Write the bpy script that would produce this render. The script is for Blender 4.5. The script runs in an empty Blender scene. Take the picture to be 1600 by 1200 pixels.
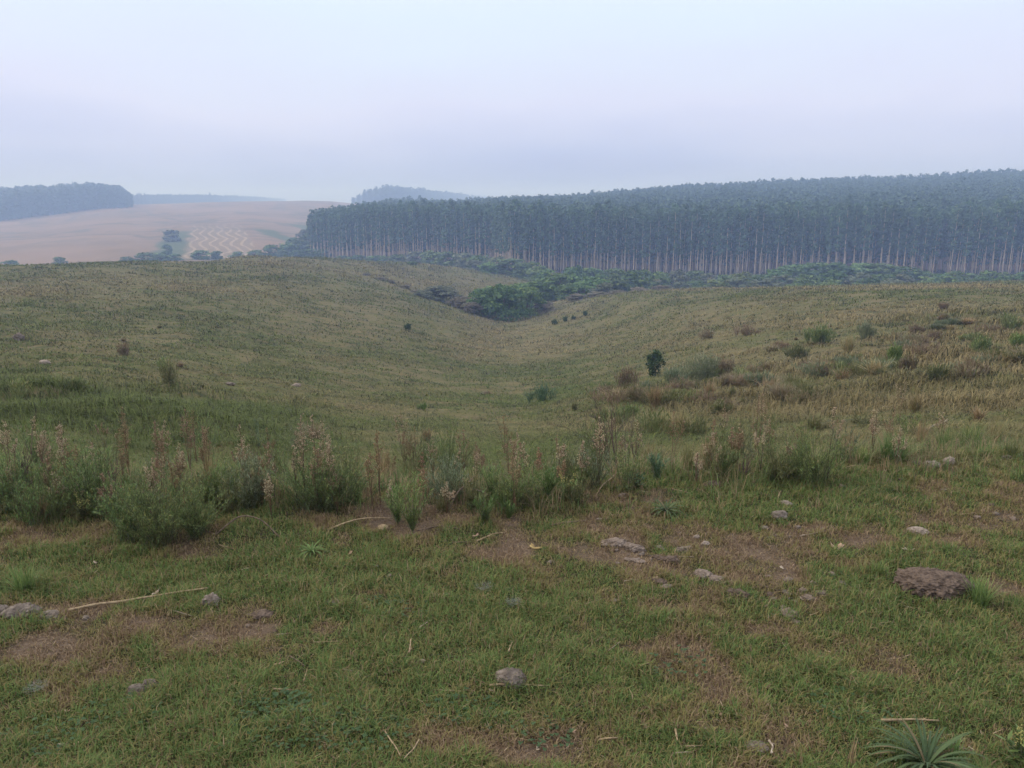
import bpy, bmesh, math, random
import numpy as np
from mathutils import Vector, noise as mnoise

R = math.radians
scene = bpy.context.scene
COL = scene.collection
rng = np.random.default_rng(11)

# ------------------------------------------------------------------ camera model
F, PX, PY, CAMZ = 1232.0, 800.0, 600.0, 1.62
PITCH = math.atan(270.0 / F)
CP, SP = math.cos(PITCH), math.sin(PITCH)

def hf(py): return F * CP + (PY - py) * SP          # forward component of the pixel's ray
def vf(py): return -F * SP + (PY - py) * CP         # upward component of the pixel's ray

# ------------------------------------------------------------------ noise
def _hash(ix, iy, iz, seed):
    h = (ix.astype(np.int64) * 374761393 + iy.astype(np.int64) * 668265263 + iz.astype(np.int64) * 2147483647 + seed * 974711) & 0xFFFFFFFF
    h = ((h ^ (h >> 13)) * 1274126177) & 0xFFFFFFFF
    h = (h ^ (h >> 16)) & 0xFFFFFFFF
    return h.astype(np.float64) / 4294967295.0

def vnoise(x, y, z=None, seed=0):
    x = np.asarray(x, float); y = np.asarray(y, float)
    z = np.zeros_like(x) if z is None else np.asarray(z, float)
    fx, fy, fz = np.floor(x), np.floor(y), np.floor(z)
    u, v, w = x - fx, y - fy, z - fz
    u, v, w = (a * a * (3 - 2 * a) for a in (u, v, w))
    out = 0
    for dx in (0, 1):
        for dy in (0, 1):
            for dz in (0, 1):
                k = (u if dx else 1 - u) * (v if dy else 1 - v) * (w if dz else 1 - w)
                out = out + k * _hash(fx + dx, fy + dy, fz + dz, seed)
    return out * 2 - 1

def fbm(x, y, z=None, seed=0, oct=3):
    x = np.asarray(x, float); y = np.asarray(y, float)
    t, a = 0, 1.0
    for i in range(oct):
        t = t + a * vnoise(x * 2 ** i, y * 2 ** i, None if z is None else np.asarray(z) * 2 ** i, seed + i * 17)
        a *= 0.5
    return t

def smooth(a, b, x):
    t = np.clip((np.asarray(x, float) - a) / (b - a), 0, 1)
    return t * t * (3 - 2 * t)

def pchip(xs, ys, q):
    xs = np.asarray(xs, float); ys = np.asarray(ys, float); q = np.asarray(q, float)
    h = np.diff(xs); d = np.diff(ys) / h
    m = np.zeros_like(ys)
    m[0], m[-1] = d[0], d[-1]
    for i in range(1, len(xs) - 1):
        if d[i - 1] * d[i] > 0:
            w1, w2 = 2 * h[i] + h[i - 1], h[i] + 2 * h[i - 1]
            m[i] = (w1 + w2) / (w1 / d[i - 1] + w2 / d[i])
    k = np.clip(np.searchsorted(xs, q) - 1, 0, len(xs) - 2)
    t = np.clip((q - xs[k]) / h[k], 0, 1)
    return ((2 * t ** 3 - 3 * t ** 2 + 1) * ys[k] + (t ** 3 - 2 * t ** 2 + t) * h[k] * m[k]
            + (-2 * t ** 3 + 3 * t ** 2) * ys[k + 1] + (t ** 3 - t ** 2) * h[k] * m[k + 1])

# ------------------------------------------------------------------ terrain: sight-line profiles of the valley
# for each bearing a list of (forward distance, image row of the ground there); a flat terrace lies in front of it
PROF = {
    -250: (4.0, [(5.5, 725), (8, 675), (12, 632), (20, 578), (35, 520), (60, 465), (90, 432), (115, 418), (150, 440), (230, 450), (330, 418), (450, 392), (600, 366), (720, 350), (900, 332), (1100, 326), (1500, 326)]),
    0: (4.1, [(5.5, 730), (8, 685), (12, 640), (20, 585), (35, 525), (60, 468), (90, 434), (115, 417), (150, 440), (230, 450), (330, 416), (450, 388), (600, 362), (720, 347), (900, 330), (1100, 322), (1500, 322)]),
    200: (4.2, [(5.5, 742), (8, 695), (12, 652), (20, 600), (35, 540), (60, 480), (90, 439), (130, 410), (170, 440), (240, 440), (310, 412), (340, 408), (450, 378), (600, 350), (760, 329), (900, 322), (1300, 320)]),
    400: (4.25, [(5.5, 755), (8, 705), (12, 665), (20, 622), (35, 565), (60, 503), (95, 447), (140, 413), (170, 402), (200, 410), (280, 420), (350, 402), (390, 395), (480, 372), (600, 350), (760, 330), (950, 315), (1300, 316)]),
    500: (4.3, [(5.5, 765), (8, 713), (12, 674), (20, 633), (36, 576), (62, 515), (100, 457), (150, 418), (190, 403), (230, 412), (340, 407), (400, 396), (520, 373), (700, 345), (900, 320), (1000, 314), (1400, 316)]),
    600: (4.3, [(5.5, 772), (8, 720), (13, 678), (22, 635), (40, 577), (65, 523), (100, 471), (140, 442), (180, 417), (215, 410), (245, 414), (325, 404), (400, 389), (500, 372), (700, 345), (900, 327), (1200, 322)]),
    700: (4.3, [(5.5, 778), (8, 724), (13, 683), (22, 642), (40, 592), (65, 542), (95, 502), (120, 480), (140, 463), (165, 442), (190, 427), (220, 419), (245, 424), (300, 410), (400, 387), (600, 360), (900, 335), (1300, 326)]),
    800: (4.35, [(5.5, 775), (8, 722), (13, 682), (22, 645), (40, 598), (65, 556), (95, 521), (118, 503), (145, 482), (170, 457), (200, 438), (230, 431), (262, 425), (330, 402), (450, 374), (700, 346), (1000, 332)]),
    900: (4.5, [(5.5, 762), (8, 712), (13, 674), (22, 632), (40, 586), (65, 546), (90, 512), (115, 481), (140, 468), (180, 474), (230, 442), (260, 427), (340, 400), (450, 371), (600, 351), (1000, 322)]),
    1000: (4.6, [(5.8, 748), (8, 704), (13, 664), (22, 620), (40, 571), (60, 531), (85, 490), (110, 460), (125, 456), (155, 470), (200, 462), (240, 436), (262, 430), (340, 398), (450, 366), (600, 342), (1000, 312)]),
    1200: (4.8, [(5.8, 738), (8, 696), (12, 660), (20, 611), (32, 560), (50, 510), (75, 470), (100, 450), (118, 445), (155, 462), (200, 452), (240, 434), (260, 430), (340, 393), (450, 359), (600, 331), (1000, 291)]),
    1400: (5.0, [(6, 722), (8, 682), (12, 642), (20, 583), (32, 532), (50, 487), (75, 458), (100, 444), (118, 440), (155, 458), (200, 448), (235, 433), (252, 430), (330, 393), (450, 353), (600, 325), (1000, 281)]),
    1600: (5.2, [(6.3, 708), (8, 668), (12, 626), (20, 570), (32, 520), (50, 479), (75, 452), (100, 441), (118, 438), (155, 458), (195, 448), (230, 434), (247, 431), (320, 393), (450, 344), (600, 313), (1000, 271)]),
    1850: (5.2, [(6.3, 705), (8, 662), (12, 618), (20, 560), (32, 512), (50, 474), (75, 449), (100, 439), (118, 437), (155, 456), (195, 446), (230, 433), (247, 430), (320, 390), (450, 340), (600, 306), (1000, 262)]),
}
LD0, LD1, NLD = math.log(0.2), math.log(3200.0), 520
ldg = np.linspace(LD0, LD1, NLD)
rows, azs = [], []
for px in sorted(PROF):
    De, kp = PROF[px]
    pts = [(0.2, 0), (1.0, 0), (2.0, 0), (3.2, 0), (De, 0.0)] + [(D, CAMZ + D * vf(py) / hf(py)) for D, py in kp]
    last = pts[-1]
    pts += [(2200, last[1] + 4), (3200, last[1] + 4)]
    rows.append(pchip([math.log(p[0]) for p in pts], [p[1] for p in pts], ldg))
    azs.append(math.atan((px - PX) / hf(430)))
rows = np.array(rows)
NAZ = 361
azg = np.linspace(azs[0], azs[-1], NAZ)
TAB = np.stack([pchip(azs, rows[:, j], azg) for j in range(NLD)], axis=1)
for _ in range(6):                                   # soften creases along and across
    TAB[:, 1:-1] = 0.25 * TAB[:, :-2] + 0.5 * TAB[:, 1:-1] + 0.25 * TAB[:, 2:]
    TAB[1:-1] = 0.25 * TAB[:-2] + 0.5 * TAB[1:-1] + 0.25 * TAB[2:]

def H(x, y, micro=True):
    x = np.asarray(x, float); y = np.asarray(y, float)
    r = np.hypot(x, y) + 1e-6
    az = np.arctan2(x, y)
    a = np.clip(az, azs[0], azs[-1])
    D = np.clip(r * np.cos(a), 0.21, 3100)
    fa = (a - azs[0]) / (azs[-1] - azs[0]) * (NAZ - 1)
    fl = (np.log(D) - LD0) / (LD1 - LD0) * (NLD - 1)
    ia = np.clip(fa.astype(int), 0, NAZ - 2); il = np.clip(fl.astype(int), 0, NLD - 2)
    u, v = fa - ia, fl - il
    z = ((1 - u) * (1 - v) * TAB[ia, il] + u * (1 - v) * TAB[ia + 1, il] + (1 - u) * v * TAB[ia, il + 1] + u * v * TAB[ia + 1, il + 1])
    back = smooth(R(70), R(130), np.abs(az))
    z = z * (1 - back) + back * np.minimum(r * 0.02, 12)
    if micro:
        z = z + 0.012 * fbm(x * 3.1, y * 3.1, seed=3, oct=3) * smooth(0.2, 1.5, r)
        hum = smooth(5.5, 9, r) * (1 - smooth(50, 110, r)) * (.55 + .45 * smooth(.12, .40, np.abs(x) / (np.abs(y) + 1)))
        z = z + (0.085 * vnoise(x * 0.9, y * 0.75, seed=51) + 0.05 * vnoise(x * 2.1, y * 1.8, seed=52)) * hum + 0.12 * vnoise(x * 0.32, y * 0.28, seed=53) * hum
        z = z + 0.10 * fbm(x * 0.35, y * 0.35, seed=9, oct=3) * smooth(5, 14, r) * (1 - smooth(150, 300, r) * .5)
        z = z + 0.5 * vnoise(x * 0.045, y * 0.045, seed=21) * smooth(25, 80, r)
    return z

def h1(x, y): return float(H(np.array([x]), np.array([y]))[0])
CAMZ0 = h1(0.001, 0.001) + CAMZ
_Ds = np.exp(np.linspace(math.log(1.2), math.log(2500), 6000))
def at(px, py, Dmin=0):
    """where the sight line of a photo pixel meets the ground"""
    x = _Ds * (px - PX) / hf(py); zr = CAMZ0 + _Ds * vf(py) / hf(py)
    d = zr - H(x, _Ds)
    k = np.where((d <= 0) & (_Ds > Dmin))[0]
    k = k[0] if len(k) else len(_Ds) - 1
    return Vector((float(x[k]), float(_Ds[k]), float(H(x[k:k + 1], _Ds[k:k + 1])[0])))
def lateral(px, D, py=425): return D * (px - PX) / hf(py)
def zrow(py, D): return CAMZ0 + D * vf(py) / hf(py)
def mpp(D): return D / 1235.0                         # metres per photo pixel at a forward distance

# ------------------------------------------------------------------ mesh helpers
def mesh(name, V, Q=None, T=None, mats=(), parent=None, mi=None, attrs=None, smooth_=False, colattr=None, link=True):
    V = np.ascontiguousarray(np.asarray(V, np.float32).reshape(-1, 3))
    Q = np.zeros((0, 4), np.int32) if Q is None else np.asarray(Q, np.int32).reshape(-1, 4)
    T = np.zeros((0, 3), np.int32) if T is None else np.asarray(T, np.int32).reshape(-1, 3)
    me = bpy.data.meshes.new(name)
    me.vertices.add(len(V)); me.vertices.foreach_set('co', V.ravel())
    loops = np.concatenate([Q.ravel(), T.ravel()]).astype(np.int32)
    me.loops.add(len(loops)); me.loops.foreach_set('vertex_index', loops)
    n = len(Q) + len(T)
    st = np.concatenate([np.arange(len(Q)) * 4, len(Q) * 4 + np.arange(len(T)) * 3]).astype(np.int32)
    me.polygons.add(n); me.polygons.foreach_set('loop_start', st)
    if mi is not None: me.polygons.foreach_set('material_index', np.asarray(mi, np.int32))
    if smooth_: me.polygons.foreach_set('use_smooth', np.ones(n, bool))
    for k, a in (attrs or {}).items():
        at_ = me.attributes.new(k, 'FLOAT', 'POINT'); at_.data.foreach_set('value', np.asarray(a, np.float32).ravel())
    if colattr is not None:
        c = np.ones((len(V), 4), np.float32); c[:, :3] = colattr
        at_ = me.attributes.new('tone', 'FLOAT_COLOR', 'POINT'); at_.data.foreach_set('color', c.ravel())
    for m in mats: me.materials.append(m)
    me.update(calc_edges=True); me.validate()
    o = bpy.data.objects.new(name, me)
    if link: COL.objects.link(o)
    if parent is not None: o.parent = parent
    return o

class MB:
    """collects pieces of one mesh"""
    def __init__(s): s.V, s.Q, s.T, s.n = [], [], [], 0
    def add(s, V, Q=None, T=None):
        V = np.asarray(V, float).reshape(-1, 3)
        if Q is not None and len(Q): s.Q.append(np.asarray(Q) + s.n)
        if T is not None and len(T): s.T.append(np.asarray(T) + s.n)
        s.V.append(V); s.n += len(V); return s
    def arrays(s):
        return (np.concatenate(s.V) if s.V else np.zeros((0, 3)), np.concatenate(s.Q) if s.Q else None, np.concatenate(s.T) if s.T else None)
    def build(s, name, mat, parent=None, smooth_=False, link=True):
        V, Q, T = s.arrays()
        return mesh(name, V, Q, T, [mat], parent, smooth_=smooth_, link=link)

def tube(P, rad, sides=5, cap=True):
    P = np.asarray(P, float); k = len(P); rad = np.broadcast_to(np.asarray(rad, float), (k,))
    t = np.gradient(P, axis=0); t /= np.linalg.norm(t, axis=1)[:, None] + 1e-9
    ref = np.array([0.0, 0, 1]) if abs(t[0, 2]) < 0.8 else np.array([1.0, 0, 0])
    a = np.cross(t, ref); a /= np.linalg.norm(a, axis=1)[:, None] + 1e-9
    b = np.cross(t, a)
    th = np.arange(sides) * 2 * math.pi / sides
    V = (P[:, None] + rad[:, None, None] * (a[:, None] * np.cos(th)[None, :, None] + b[:, None] * np.sin(th)[None, :, None])).reshape(-1, 3)
    i = np.arange(k - 1)[:, None] * sides; j = np.arange(sides)[None]; j2 = (j + 1) % sides
    Q = np.stack([i + j, i + j2, i + sides + j2, i + sides + j], -1).reshape(-1, 4)
    T = []
    if cap:
        V = np.vstack([V, P[0], P[-1]]); n0 = k * sides
        for s in range(sides):
            T.append((n0, (s + 1) % sides, s)); T.append((n0 + 1, (k - 1) * sides + s, (k - 1) * sides + (s + 1) % sides))
    return V, Q, np.array(T, int).reshape(-1, 3)

def unit(v): return v / (np.linalg.norm(v, axis=-1, keepdims=True) + 1e-9)
def rdir(n, g): return unit(g.normal(size=(n, 3)))

def cards(C, size, g, aspect=0.6, out=None, jit=.6):
    """leaf sprays: one rhombic face each, at centre C, facing roughly along out"""
    n = len(C); N = rdir(n, g)
    if out is not None: N = unit(unit(out) + N * jit)
    A = unit(np.cross(N, rdir(n, g))); B = np.cross(N, A)
    s = np.broadcast_to(np.asarray(size, float), (n,))[:, None]
    V = np.stack([C - A * s * .5, C + B * s * aspect * .5 + N * s * .06, C + A * s * .5, C - B * s * aspect * .5 + N * s * .06], 1).reshape(-1, 3)
    return V, np.arange(4 * n).reshape(-1, 4)

def leaves(P, Dr, L, W):
    """slender leaves from P along Dr"""
    n = len(P); Dr = unit(Dr)
    S = unit(np.cross(Dr, np.array([0.13, 0.21, 1.0])))
    L = np.broadcast_to(np.asarray(L, float), (n,))[:, None]; W = np.broadcast_to(np.asarray(W, float), (n,))[:, None]
    M = P + Dr * L * .45
    V = np.stack([P, M - S * W * .5, P + Dr * L, M + S * W * .5], 1).reshape(-1, 3)
    return V, np.arange(4 * n).reshape(-1, 4)

def blobs(C, s, g, stretch=1.0):
    """small octahedral seeds"""
    n = len(C); s = np.broadcast_to(np.asarray(s, float), (n,))[:, None, None]
    O = np.array([(1, 0, 0), (0, 1, 0), (-1, 0, 0), (0, -1, 0), (0, 0, stretch), (0, 0, -stretch)], float)
    V = (C[:, None] + O[None] * s * g.uniform(.7, 1.3, (n, 6, 1))).reshape(-1, 3)
    f = np.array([(0, 1, 4), (1, 2, 4), (2, 3, 4), (3, 0, 4), (1, 0, 5), (2, 1, 5), (3, 2, 5), (0, 3, 5)])
    return V, None, (np.arange(n)[:, None, None] * 6 + f[None]).reshape(-1, 3)

def blades(P, phi, L, W, lean, curl=0.5):
    """grass blades of two segments; lean = horizontal share of the length"""
    n = len(P); L, W, lean = (np.broadcast_to(np.asarray(a, float), (n,))[:, None] for a in (L, W, lean))
    d = np.stack([np.cos(phi), np.sin(phi), np.zeros(n)], 1); s = np.stack([-np.sin(phi), np.cos(phi), np.zeros(n)], 1)
    up = np.array([0, 0, 1.0])
    v = np.sqrt(np.clip(1 - lean ** 2, .05, 1))
    m = P + d * L * lean * .42 + up * L * v * .6
    t = P + d * L * lean * (1 + curl * .3) + up * L * v * (1 - curl * .35)
    V = np.stack([P - s * W * .5, P + s * W * .5, m + s * W * .42, m - s * W * .42, t], 1).reshape(-1, 3)
    i = np.arange(n)[:, None] * 5
    return V, i + np.array([[0, 1, 2, 3]]), i + np.array([[3, 2, 4]])

# ------------------------------------------------------------------ tags
def tag(o, label=None, cat=None, group=None, kind=None):
    if label: o['label'] = label
    if cat: o['category'] = cat
    if group: o['group'] = group
    if kind: o['kind'] = kind
    return o
def thing(name, loc, label, cat, group=None, rz=0.0):
    o = bpy.data.objects.new(name, None); COL.objects.link(o)
    o.empty_display_size = 0.1
    o.location = loc; o.rotation_euler = (0, 0, rz)
    return tag(o, label, cat, group)
def part(src, root):
    c = src.copy(); COL.objects.link(c); c.parent = root; return c

# ------------------------------------------------------------------ materials
class NT:
    def __init__(s, name):
        s.m = bpy.data.materials.new(name); s.m.use_nodes = True
        s.t = s.m.node_tree; s.t.nodes.clear()
        s.out = s.n('ShaderNodeOutputMaterial')
    def n(s, typ, **kw):
        nd = s.t.nodes.new(typ)
        for k, v in kw.items(): setattr(nd, k, v)
        return nd
    def l(s, a, b): s.t.links.new(a, b)
    def put(s, sock, v):
        if hasattr(v, 'is_output'): s.l(v, sock)
        elif isinstance(v, tuple) and len(v) == 3 and sock.type == 'RGBA': sock.default_value = (*v, 1)
        else: sock.default_value = v
    def mix(s, f, a, b, mode='MIX'):
        nd = s.n('ShaderNodeMix', data_type='RGBA', blend_type=mode)
        s.put(nd.inputs[0], f); s.put(nd.inputs[6], a); s.put(nd.inputs[7], b); return nd.outputs[2]
    def math(s, op, a, b=0.0, c=None, clamp=False):
        nd = s.n('ShaderNodeMath', operation=op, use_clamp=clamp)
        s.put(nd.inputs[0], a); s.put(nd.inputs[1], b)
        if c is not None: s.put(nd.inputs[2], c)
        return nd.outputs[0]
    def ramp(s, f, a, b, lo=0.0, hi=1.0):
        nd = s.n('ShaderNodeMapRange', interpolation_type='SMOOTHSTEP')
        s.put(nd.inputs[0], f); nd.inputs[1].default_value = a; nd.inputs[2].default_value = b
        nd.inputs[3].default_value = lo; nd.inputs[4].default_value = hi; return nd.outputs[0]
    def pos(s): return s.n('ShaderNodeNewGeometry').outputs['Position']
    def noise(s, vec, scale, detail=3.0, rough=0.55, dist=0.0):
        nd = s.n('ShaderNodeTexNoise'); s.l(vec, nd.inputs['Vector'])
        nd.inputs['Scale'].default_value = scale; nd.inputs['Detail'].default_value = detail
        nd.inputs['Roughness'].default_value = rough; nd.inputs['Distortion'].default_value = dist
        return nd.outputs[0]
    def attr(s, name, out='Fac'):
        return s.n('ShaderNodeAttribute', attribute_name=name).outputs[out]
    def bsdf(s, col, rough=0.85, bump=None, bstr=0.4, bdist=0.02, spec=0.2, transl=0.0):
        b = s.n('ShaderNodeBsdfPrincipled')
        s.put(b.inputs['Base Color'], col); s.put(b.inputs['Roughness'], rough)
        b.inputs['Specular IOR Level'].default_value = spec
        if bump is not None:
            bn = s.n('ShaderNodeBump'); bn.inputs['Strength'].default_value = bstr; bn.inputs['Distance'].default_value = bdist
            s.l(bump, bn.inputs['Height']); s.l(bn.outputs[0], b.inputs['Normal'])
        if transl:
            t = s.n('ShaderNodeBsdfTranslucent'); s.put(t.inputs[0], col)
            mx = s.n('ShaderNodeMixShader'); mx.inputs[0].default_value = transl
            s.l(b.outputs[0], mx.inputs[1]); s.l(t.outputs[0], mx.inputs[2]); s.l(mx.outputs[0], s.out.inputs[0])
        else: s.l(b.outputs[0], s.out.inputs[0])
        return s.m

def leaf_mat(name, c1, c2, c3=None, transl=0.25, f3=0.15, vary=0.3, rough=0.6):
    t = NT(name)
    isl = t.n('ShaderNodeNewGeometry').outputs['Random Per Island']
    ob = t.n('ShaderNodeObjectInfo').outputs['Random']
    c = t.mix(isl, c1, c2)
    if c3:
        w = t.math('FRACT', t.math('MULTIPLY', isl, 37.7))
        c = t.mix(t.math('LESS_THAN', w, f3), c, c3)
    hs = t.n('ShaderNodeHueSaturation'); t.l(c, hs.inputs['Color'])
    t.l(t.ramp(ob, 0, 1, 1 - vary, 1 + vary), hs.inputs['Value'])
    t.l(t.ramp(t.math('FRACT', t.math('MULTIPLY', ob, 13.3)), 0, 1, .485, .515), hs.inputs['Hue'])
    return t.bsdf(hs.outputs[0], rough, transl=transl)

def bark_mat(name, c1, c2, sc=8.0):
    t = NT(name); p = t.n('ShaderNodeTexCoord').outputs['Object']
    mp = t.n('ShaderNodeMapping'); mp.inputs['Scale'].default_value = (1, 1, .18); t.l(p, mp.inputs[0])
    n = t.noise(mp.outputs[0], sc, 4)
    return t.bsdf(t.mix(t.ramp(n, .35, .65), c1, c2), .85, n, .5, .01)

def rock_mat(name, c1, c2, c3, sc=30.0):
    t = NT(name); p = t.n('ShaderNodeTexCoord').outputs['Object']
    n = t.noise(p, sc, 6, .65); n2 = t.noise(p, sc * 3.3, 4, .7)
    c = t.mix(t.ramp(n, .35, .65), c1, c2); c = t.mix(t.ramp(n2, .5, .72), c, c3)
    return t.bsdf(c, .95, n2, .9, .006, spec=.1)

def straw_mat(name, c1, c2):
    t = NT(name); p = t.n('ShaderNodeTexCoord').outputs['Object']
    n = t.noise(p, 60, 4, .6)
    return t.bsdf(t.mix(t.ramp(n, .35, .65), c1, c2), .8, n, .5, .002)
# ------------------------------------------------------------------ ground cover maps (where the turf is worn or dry, forest litter, field)
DRY = [(300, 1010, .50, 1.0), (120, 995, .40, .85), (55, 1040, .30, .6), (480, 1000, .28, .6), (1010, 868, .26, 1.0), (1255, 830, .26, .8),
       (1555, 812, .35, .95), (1440, 800, .25, .45), (770, 1015, .28, .7), (800, 1150, .2, .7), (490, 1100, .16, .6), (900, 1165, .16, .7),
       (150, 958, .22, 1.0), (420, 962, .15, .6), (1300, 1000, .28, .55), (50, 850, .35, .85), (240, 872, .3, .7), (640, 985, .25, .4), (640, 830, .3, .6),
       (880, 890, .2, .3), (330, 850, .3, .6), (1180, 960, .2, .5), (60, 940, .2, .7), (1060, 1010, .2, .35), (560, 880, .2, .3),
       (1480, 1075, .3, .5), (690, 1090, .12, .5), (740, 1170, .2, .6), (930, 1040, .18, .4)]
LUSH = [(1457, 925, .35, .9), (1000, 955, .4, .5), (640, 930, .5, .5), (330, 1130, .5, .6), (1500, 870, .3, .5), (40, 910, .2, .6), (820, 1090, .25, .5), (1180, 790, .5, .5)]
DRYP = [(at(a, b), r, s) for a, b, r, s in DRY]
LUSHP = [(at(a, b), r, s) for a, b, r, s in LUSH]

def dryness(x, y):
    d = 0.33 + 0.38 * fbm(x * 1.4, y * 1.4, seed=41, oct=3) + 0.38 * fbm(x * 7, y * 7, seed=47, oct=3)
    wx = x + 0.12 * vnoise(x * 6, y * 6, seed=5); wy = y + 0.12 * vnoise(x * 6, y * 6, seed=6)
    for p, r, s in DRYP: d = d + s * .42 * np.exp(-((wx - p.x) ** 2 + ((wy - p.y) * 1.2) ** 2) / (r * r * .7))
    for p, r, s in LUSHP: d = d - s * .45 * np.exp(-((wx - p.x) ** 2 + (wy - p.y) ** 2) / (r * r))
    return np.clip(d, 0, 1)

EDGE = [(486, 352), (600, 322), (700, 302), (772, 290), (800, 266), (900, 262), (1000, 262), (1200, 258), (1400, 249), (1600, 243), (1850, 238)]
def edgeD(px): return np.interp(px, [e[0] for e in EDGE], [e[1] for e in EDGE])
FB_D, FB_P = [280, 330, 400, 480, 560, 700, 950, 1100], [385, 400, 440, 486, 560, 610, 640, 640]
def col_px(x, y): return PX + x / np.maximum(y, 1e-3) * hf(420)

def regions(x, y):
    px = col_px(x, y)
    front = y > 1
    wob = 6 * vnoise(x * .03, y * .03, seed=77)
    lit = front & (px > np.maximum(484, 490 + (y - 385) * .5)) & (y > edgeD(px) + 1 + wob * .6) & (y < 1000)
    fld = front & (y > 296 + wob) & (px < np.interp(y, FB_D, FB_P) + wob) & (y < 1100) & ~lit
    return lit, fld

# ------------------------------------------------------------------ terrain sheet, split into pasture and the far stubble field
fine = np.arange(-48, 48.01, 0.16)
coarse = np.arange(51, 309.1, 3.0)
AZ = np.radians(np.concatenate([fine, coarse])); na = len(AZ)
RR = np.concatenate([np.exp(np.linspace(math.log(0.25), math.log(2400), 620))]); nr = len(RR)
gx = (RR[:, None] * np.sin(AZ)[None]).ravel(); gy = (RR[:, None] * np.cos(AZ)[None]).ravel()
gz = H(gx, gy)
V = np.stack([gx, gy, gz], 1)
V = np.vstack([V, [[0, 0, h1(0.001, 0.001)]]])
i = np.arange(nr - 1)[:, None] * na; j = np.arange(na)[None]; j2 = (j + 1) % na
Q = np.stack([i + j, i + j2, i + na + j2, i + na + j], -1).reshape(-1, 4)[:, ::-1]
T = np.array([[nr * na, (k + 1) % na, k] for k in range(na)])[:, ::-1]
cx, cy = V[Q].mean(1)[:, 0], V[Q].mean(1)[:, 1]
lit_v, _ = regions(V[:, 0], V[:, 1]); _, fld_f = regions(cx, cy)
dry_v = dryness(V[:, 0], V[:, 1])
far_v = smooth(4.5, 9, np.hypot(V[:, 0], V[:, 1]))

def sub(Vall, Qs, Ts, **attrs):
    ids = np.unique(np.concatenate([Qs.ravel(), Ts.ravel()])) if len(Ts) else np.unique(Qs)
    mp = np.full(len(Vall), -1); mp[ids] = np.arange(len(ids))
    return Vall[ids], mp[Qs], (mp[Ts] if len(Ts) else None), {k: v[ids] for k, v in attrs.items()}

t = NT('pasture_ground')
p = t.pos()
n1 = t.noise(p, 0.09, 4); n2 = t.noise(p, 0.9, 4, .6, .6); n3 = t.noise(p, 7, 4, .65); n4 = t.noise(p, 90, 4, .7)
mpn = t.n('ShaderNodeMapping'); mpn.inputs['Scale'].default_value = (.35, 1.2, .35); mpn.inputs['Rotation'].default_value = (0, 0, .25); t.l(p, mpn.inputs[0])
n5 = t.noise(mpn.outputs[0], 1.5, 4, .7)
slope = t.mix(t.ramp(n2, .38, .64), (.104, .106, .040), (.150, .125, .062))
slope = t.mix(t.ramp(n1, .40, .66, 0, .55), slope, (.172, .136, .076))
slope = t.mix(t.ramp(n5, .50, .66, 0, .75), slope, (.055, .070, .032))
slope = t.mix(t.ramp(n3, .50, .70, 0, .7), slope, (.066, .075, .038))
slope = t.mix(t.ramp(n4, .5, .7, 0, .5), slope, (.20, .17, .11))
turf = t.mix(t.ramp(n3, .4, .65), (.036, .042, .018), (.070, .058, .032))
soil = t.mix(t.ramp(n4, .35, .65), (.105, .074, .052), (.185, .138, .100))
turf = t.mix(t.ramp(t.attr('dry'), .40, .95), turf, soil)
c = t.mix(t.attr('far'), turf, slope)
c = t.mix(t.attr('litter'), c, t.mix(n3, (.075, .040, .028), (.115, .065, .045)))
hb = t.math('ADD', t.math('MULTIPLY', n4, .35), n3)
MAT_PASTURE = t.bsdf(c, .95, hb, .6, .05, spec=.05)
gv, gq, gt, ga = sub(V, Q[~fld_f], T, dry=dry_v, litter=lit_v.astype(float), far=far_v)
ground = mesh('ground', gv, gq, gt, [MAT_PASTURE], attrs=ga, smooth_=True)
tag(ground, 'grassy pasture falling from a flat terrace into a bowl shaped valley', 'ground', kind='structure')

# field: pale stubble with wavy swath lines left by the harvest
t = NT('stubble')
sx = t.n('ShaderNodeSeparateXYZ'); p = t.pos(); t.l(p, sx.inputs[0])
X, Y = sx.outputs[0], sx.outputs[1]
nA = t.noise(p, .012, 3); nB = t.noise(p, .06, 4, .6); nC = t.noise(p, .5, 3, .7)
base = t.mix(t.ramp(nA, .38, .62), (.215, .145, .092), (.165, .118, .072))
base = t.mix(t.ramp(nB, .45, .7, 0, .5), base, (.235, .165, .11))
S = t.math('ADD', X, t.math('MULTIPLY', Y, .37))
zig = t.math('SINE', t.math('MULTIPLY', t.math('ADD', Y, t.math('MULTIPLY', nB, 10)), .088))
sw = t.math('ADD', t.math('ADD', S, t.math('MULTIPLY', zig, 2.1)), t.math('MULTIPLY', nA, 9))
saw = t.math('PINGPONG', sw, 2.85)
line = t.ramp(saw, 1.6, 2.5)
m = t.math('MULTIPLY', t.ramp(S, -18, -15), t.ramp(S, 19, 22, 1, 0))
m = t.math('MULTIPLY', m, t.math('MULTIPLY', t.ramp(Y, 330, 345), t.ramp(Y, 500, 640, 1, 0)))
m = t.math('MULTIPLY', m, t.ramp(nB, .36, .50, .65, 1))
dark = t.mix(.55, base, (.185, .155, .105))
base = t.mix(m, base, dark)
base = t.mix(t.math('MULTIPLY', t.math('MULTIPLY', m, line), .78), base, (.33, .255, .175))
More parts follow.
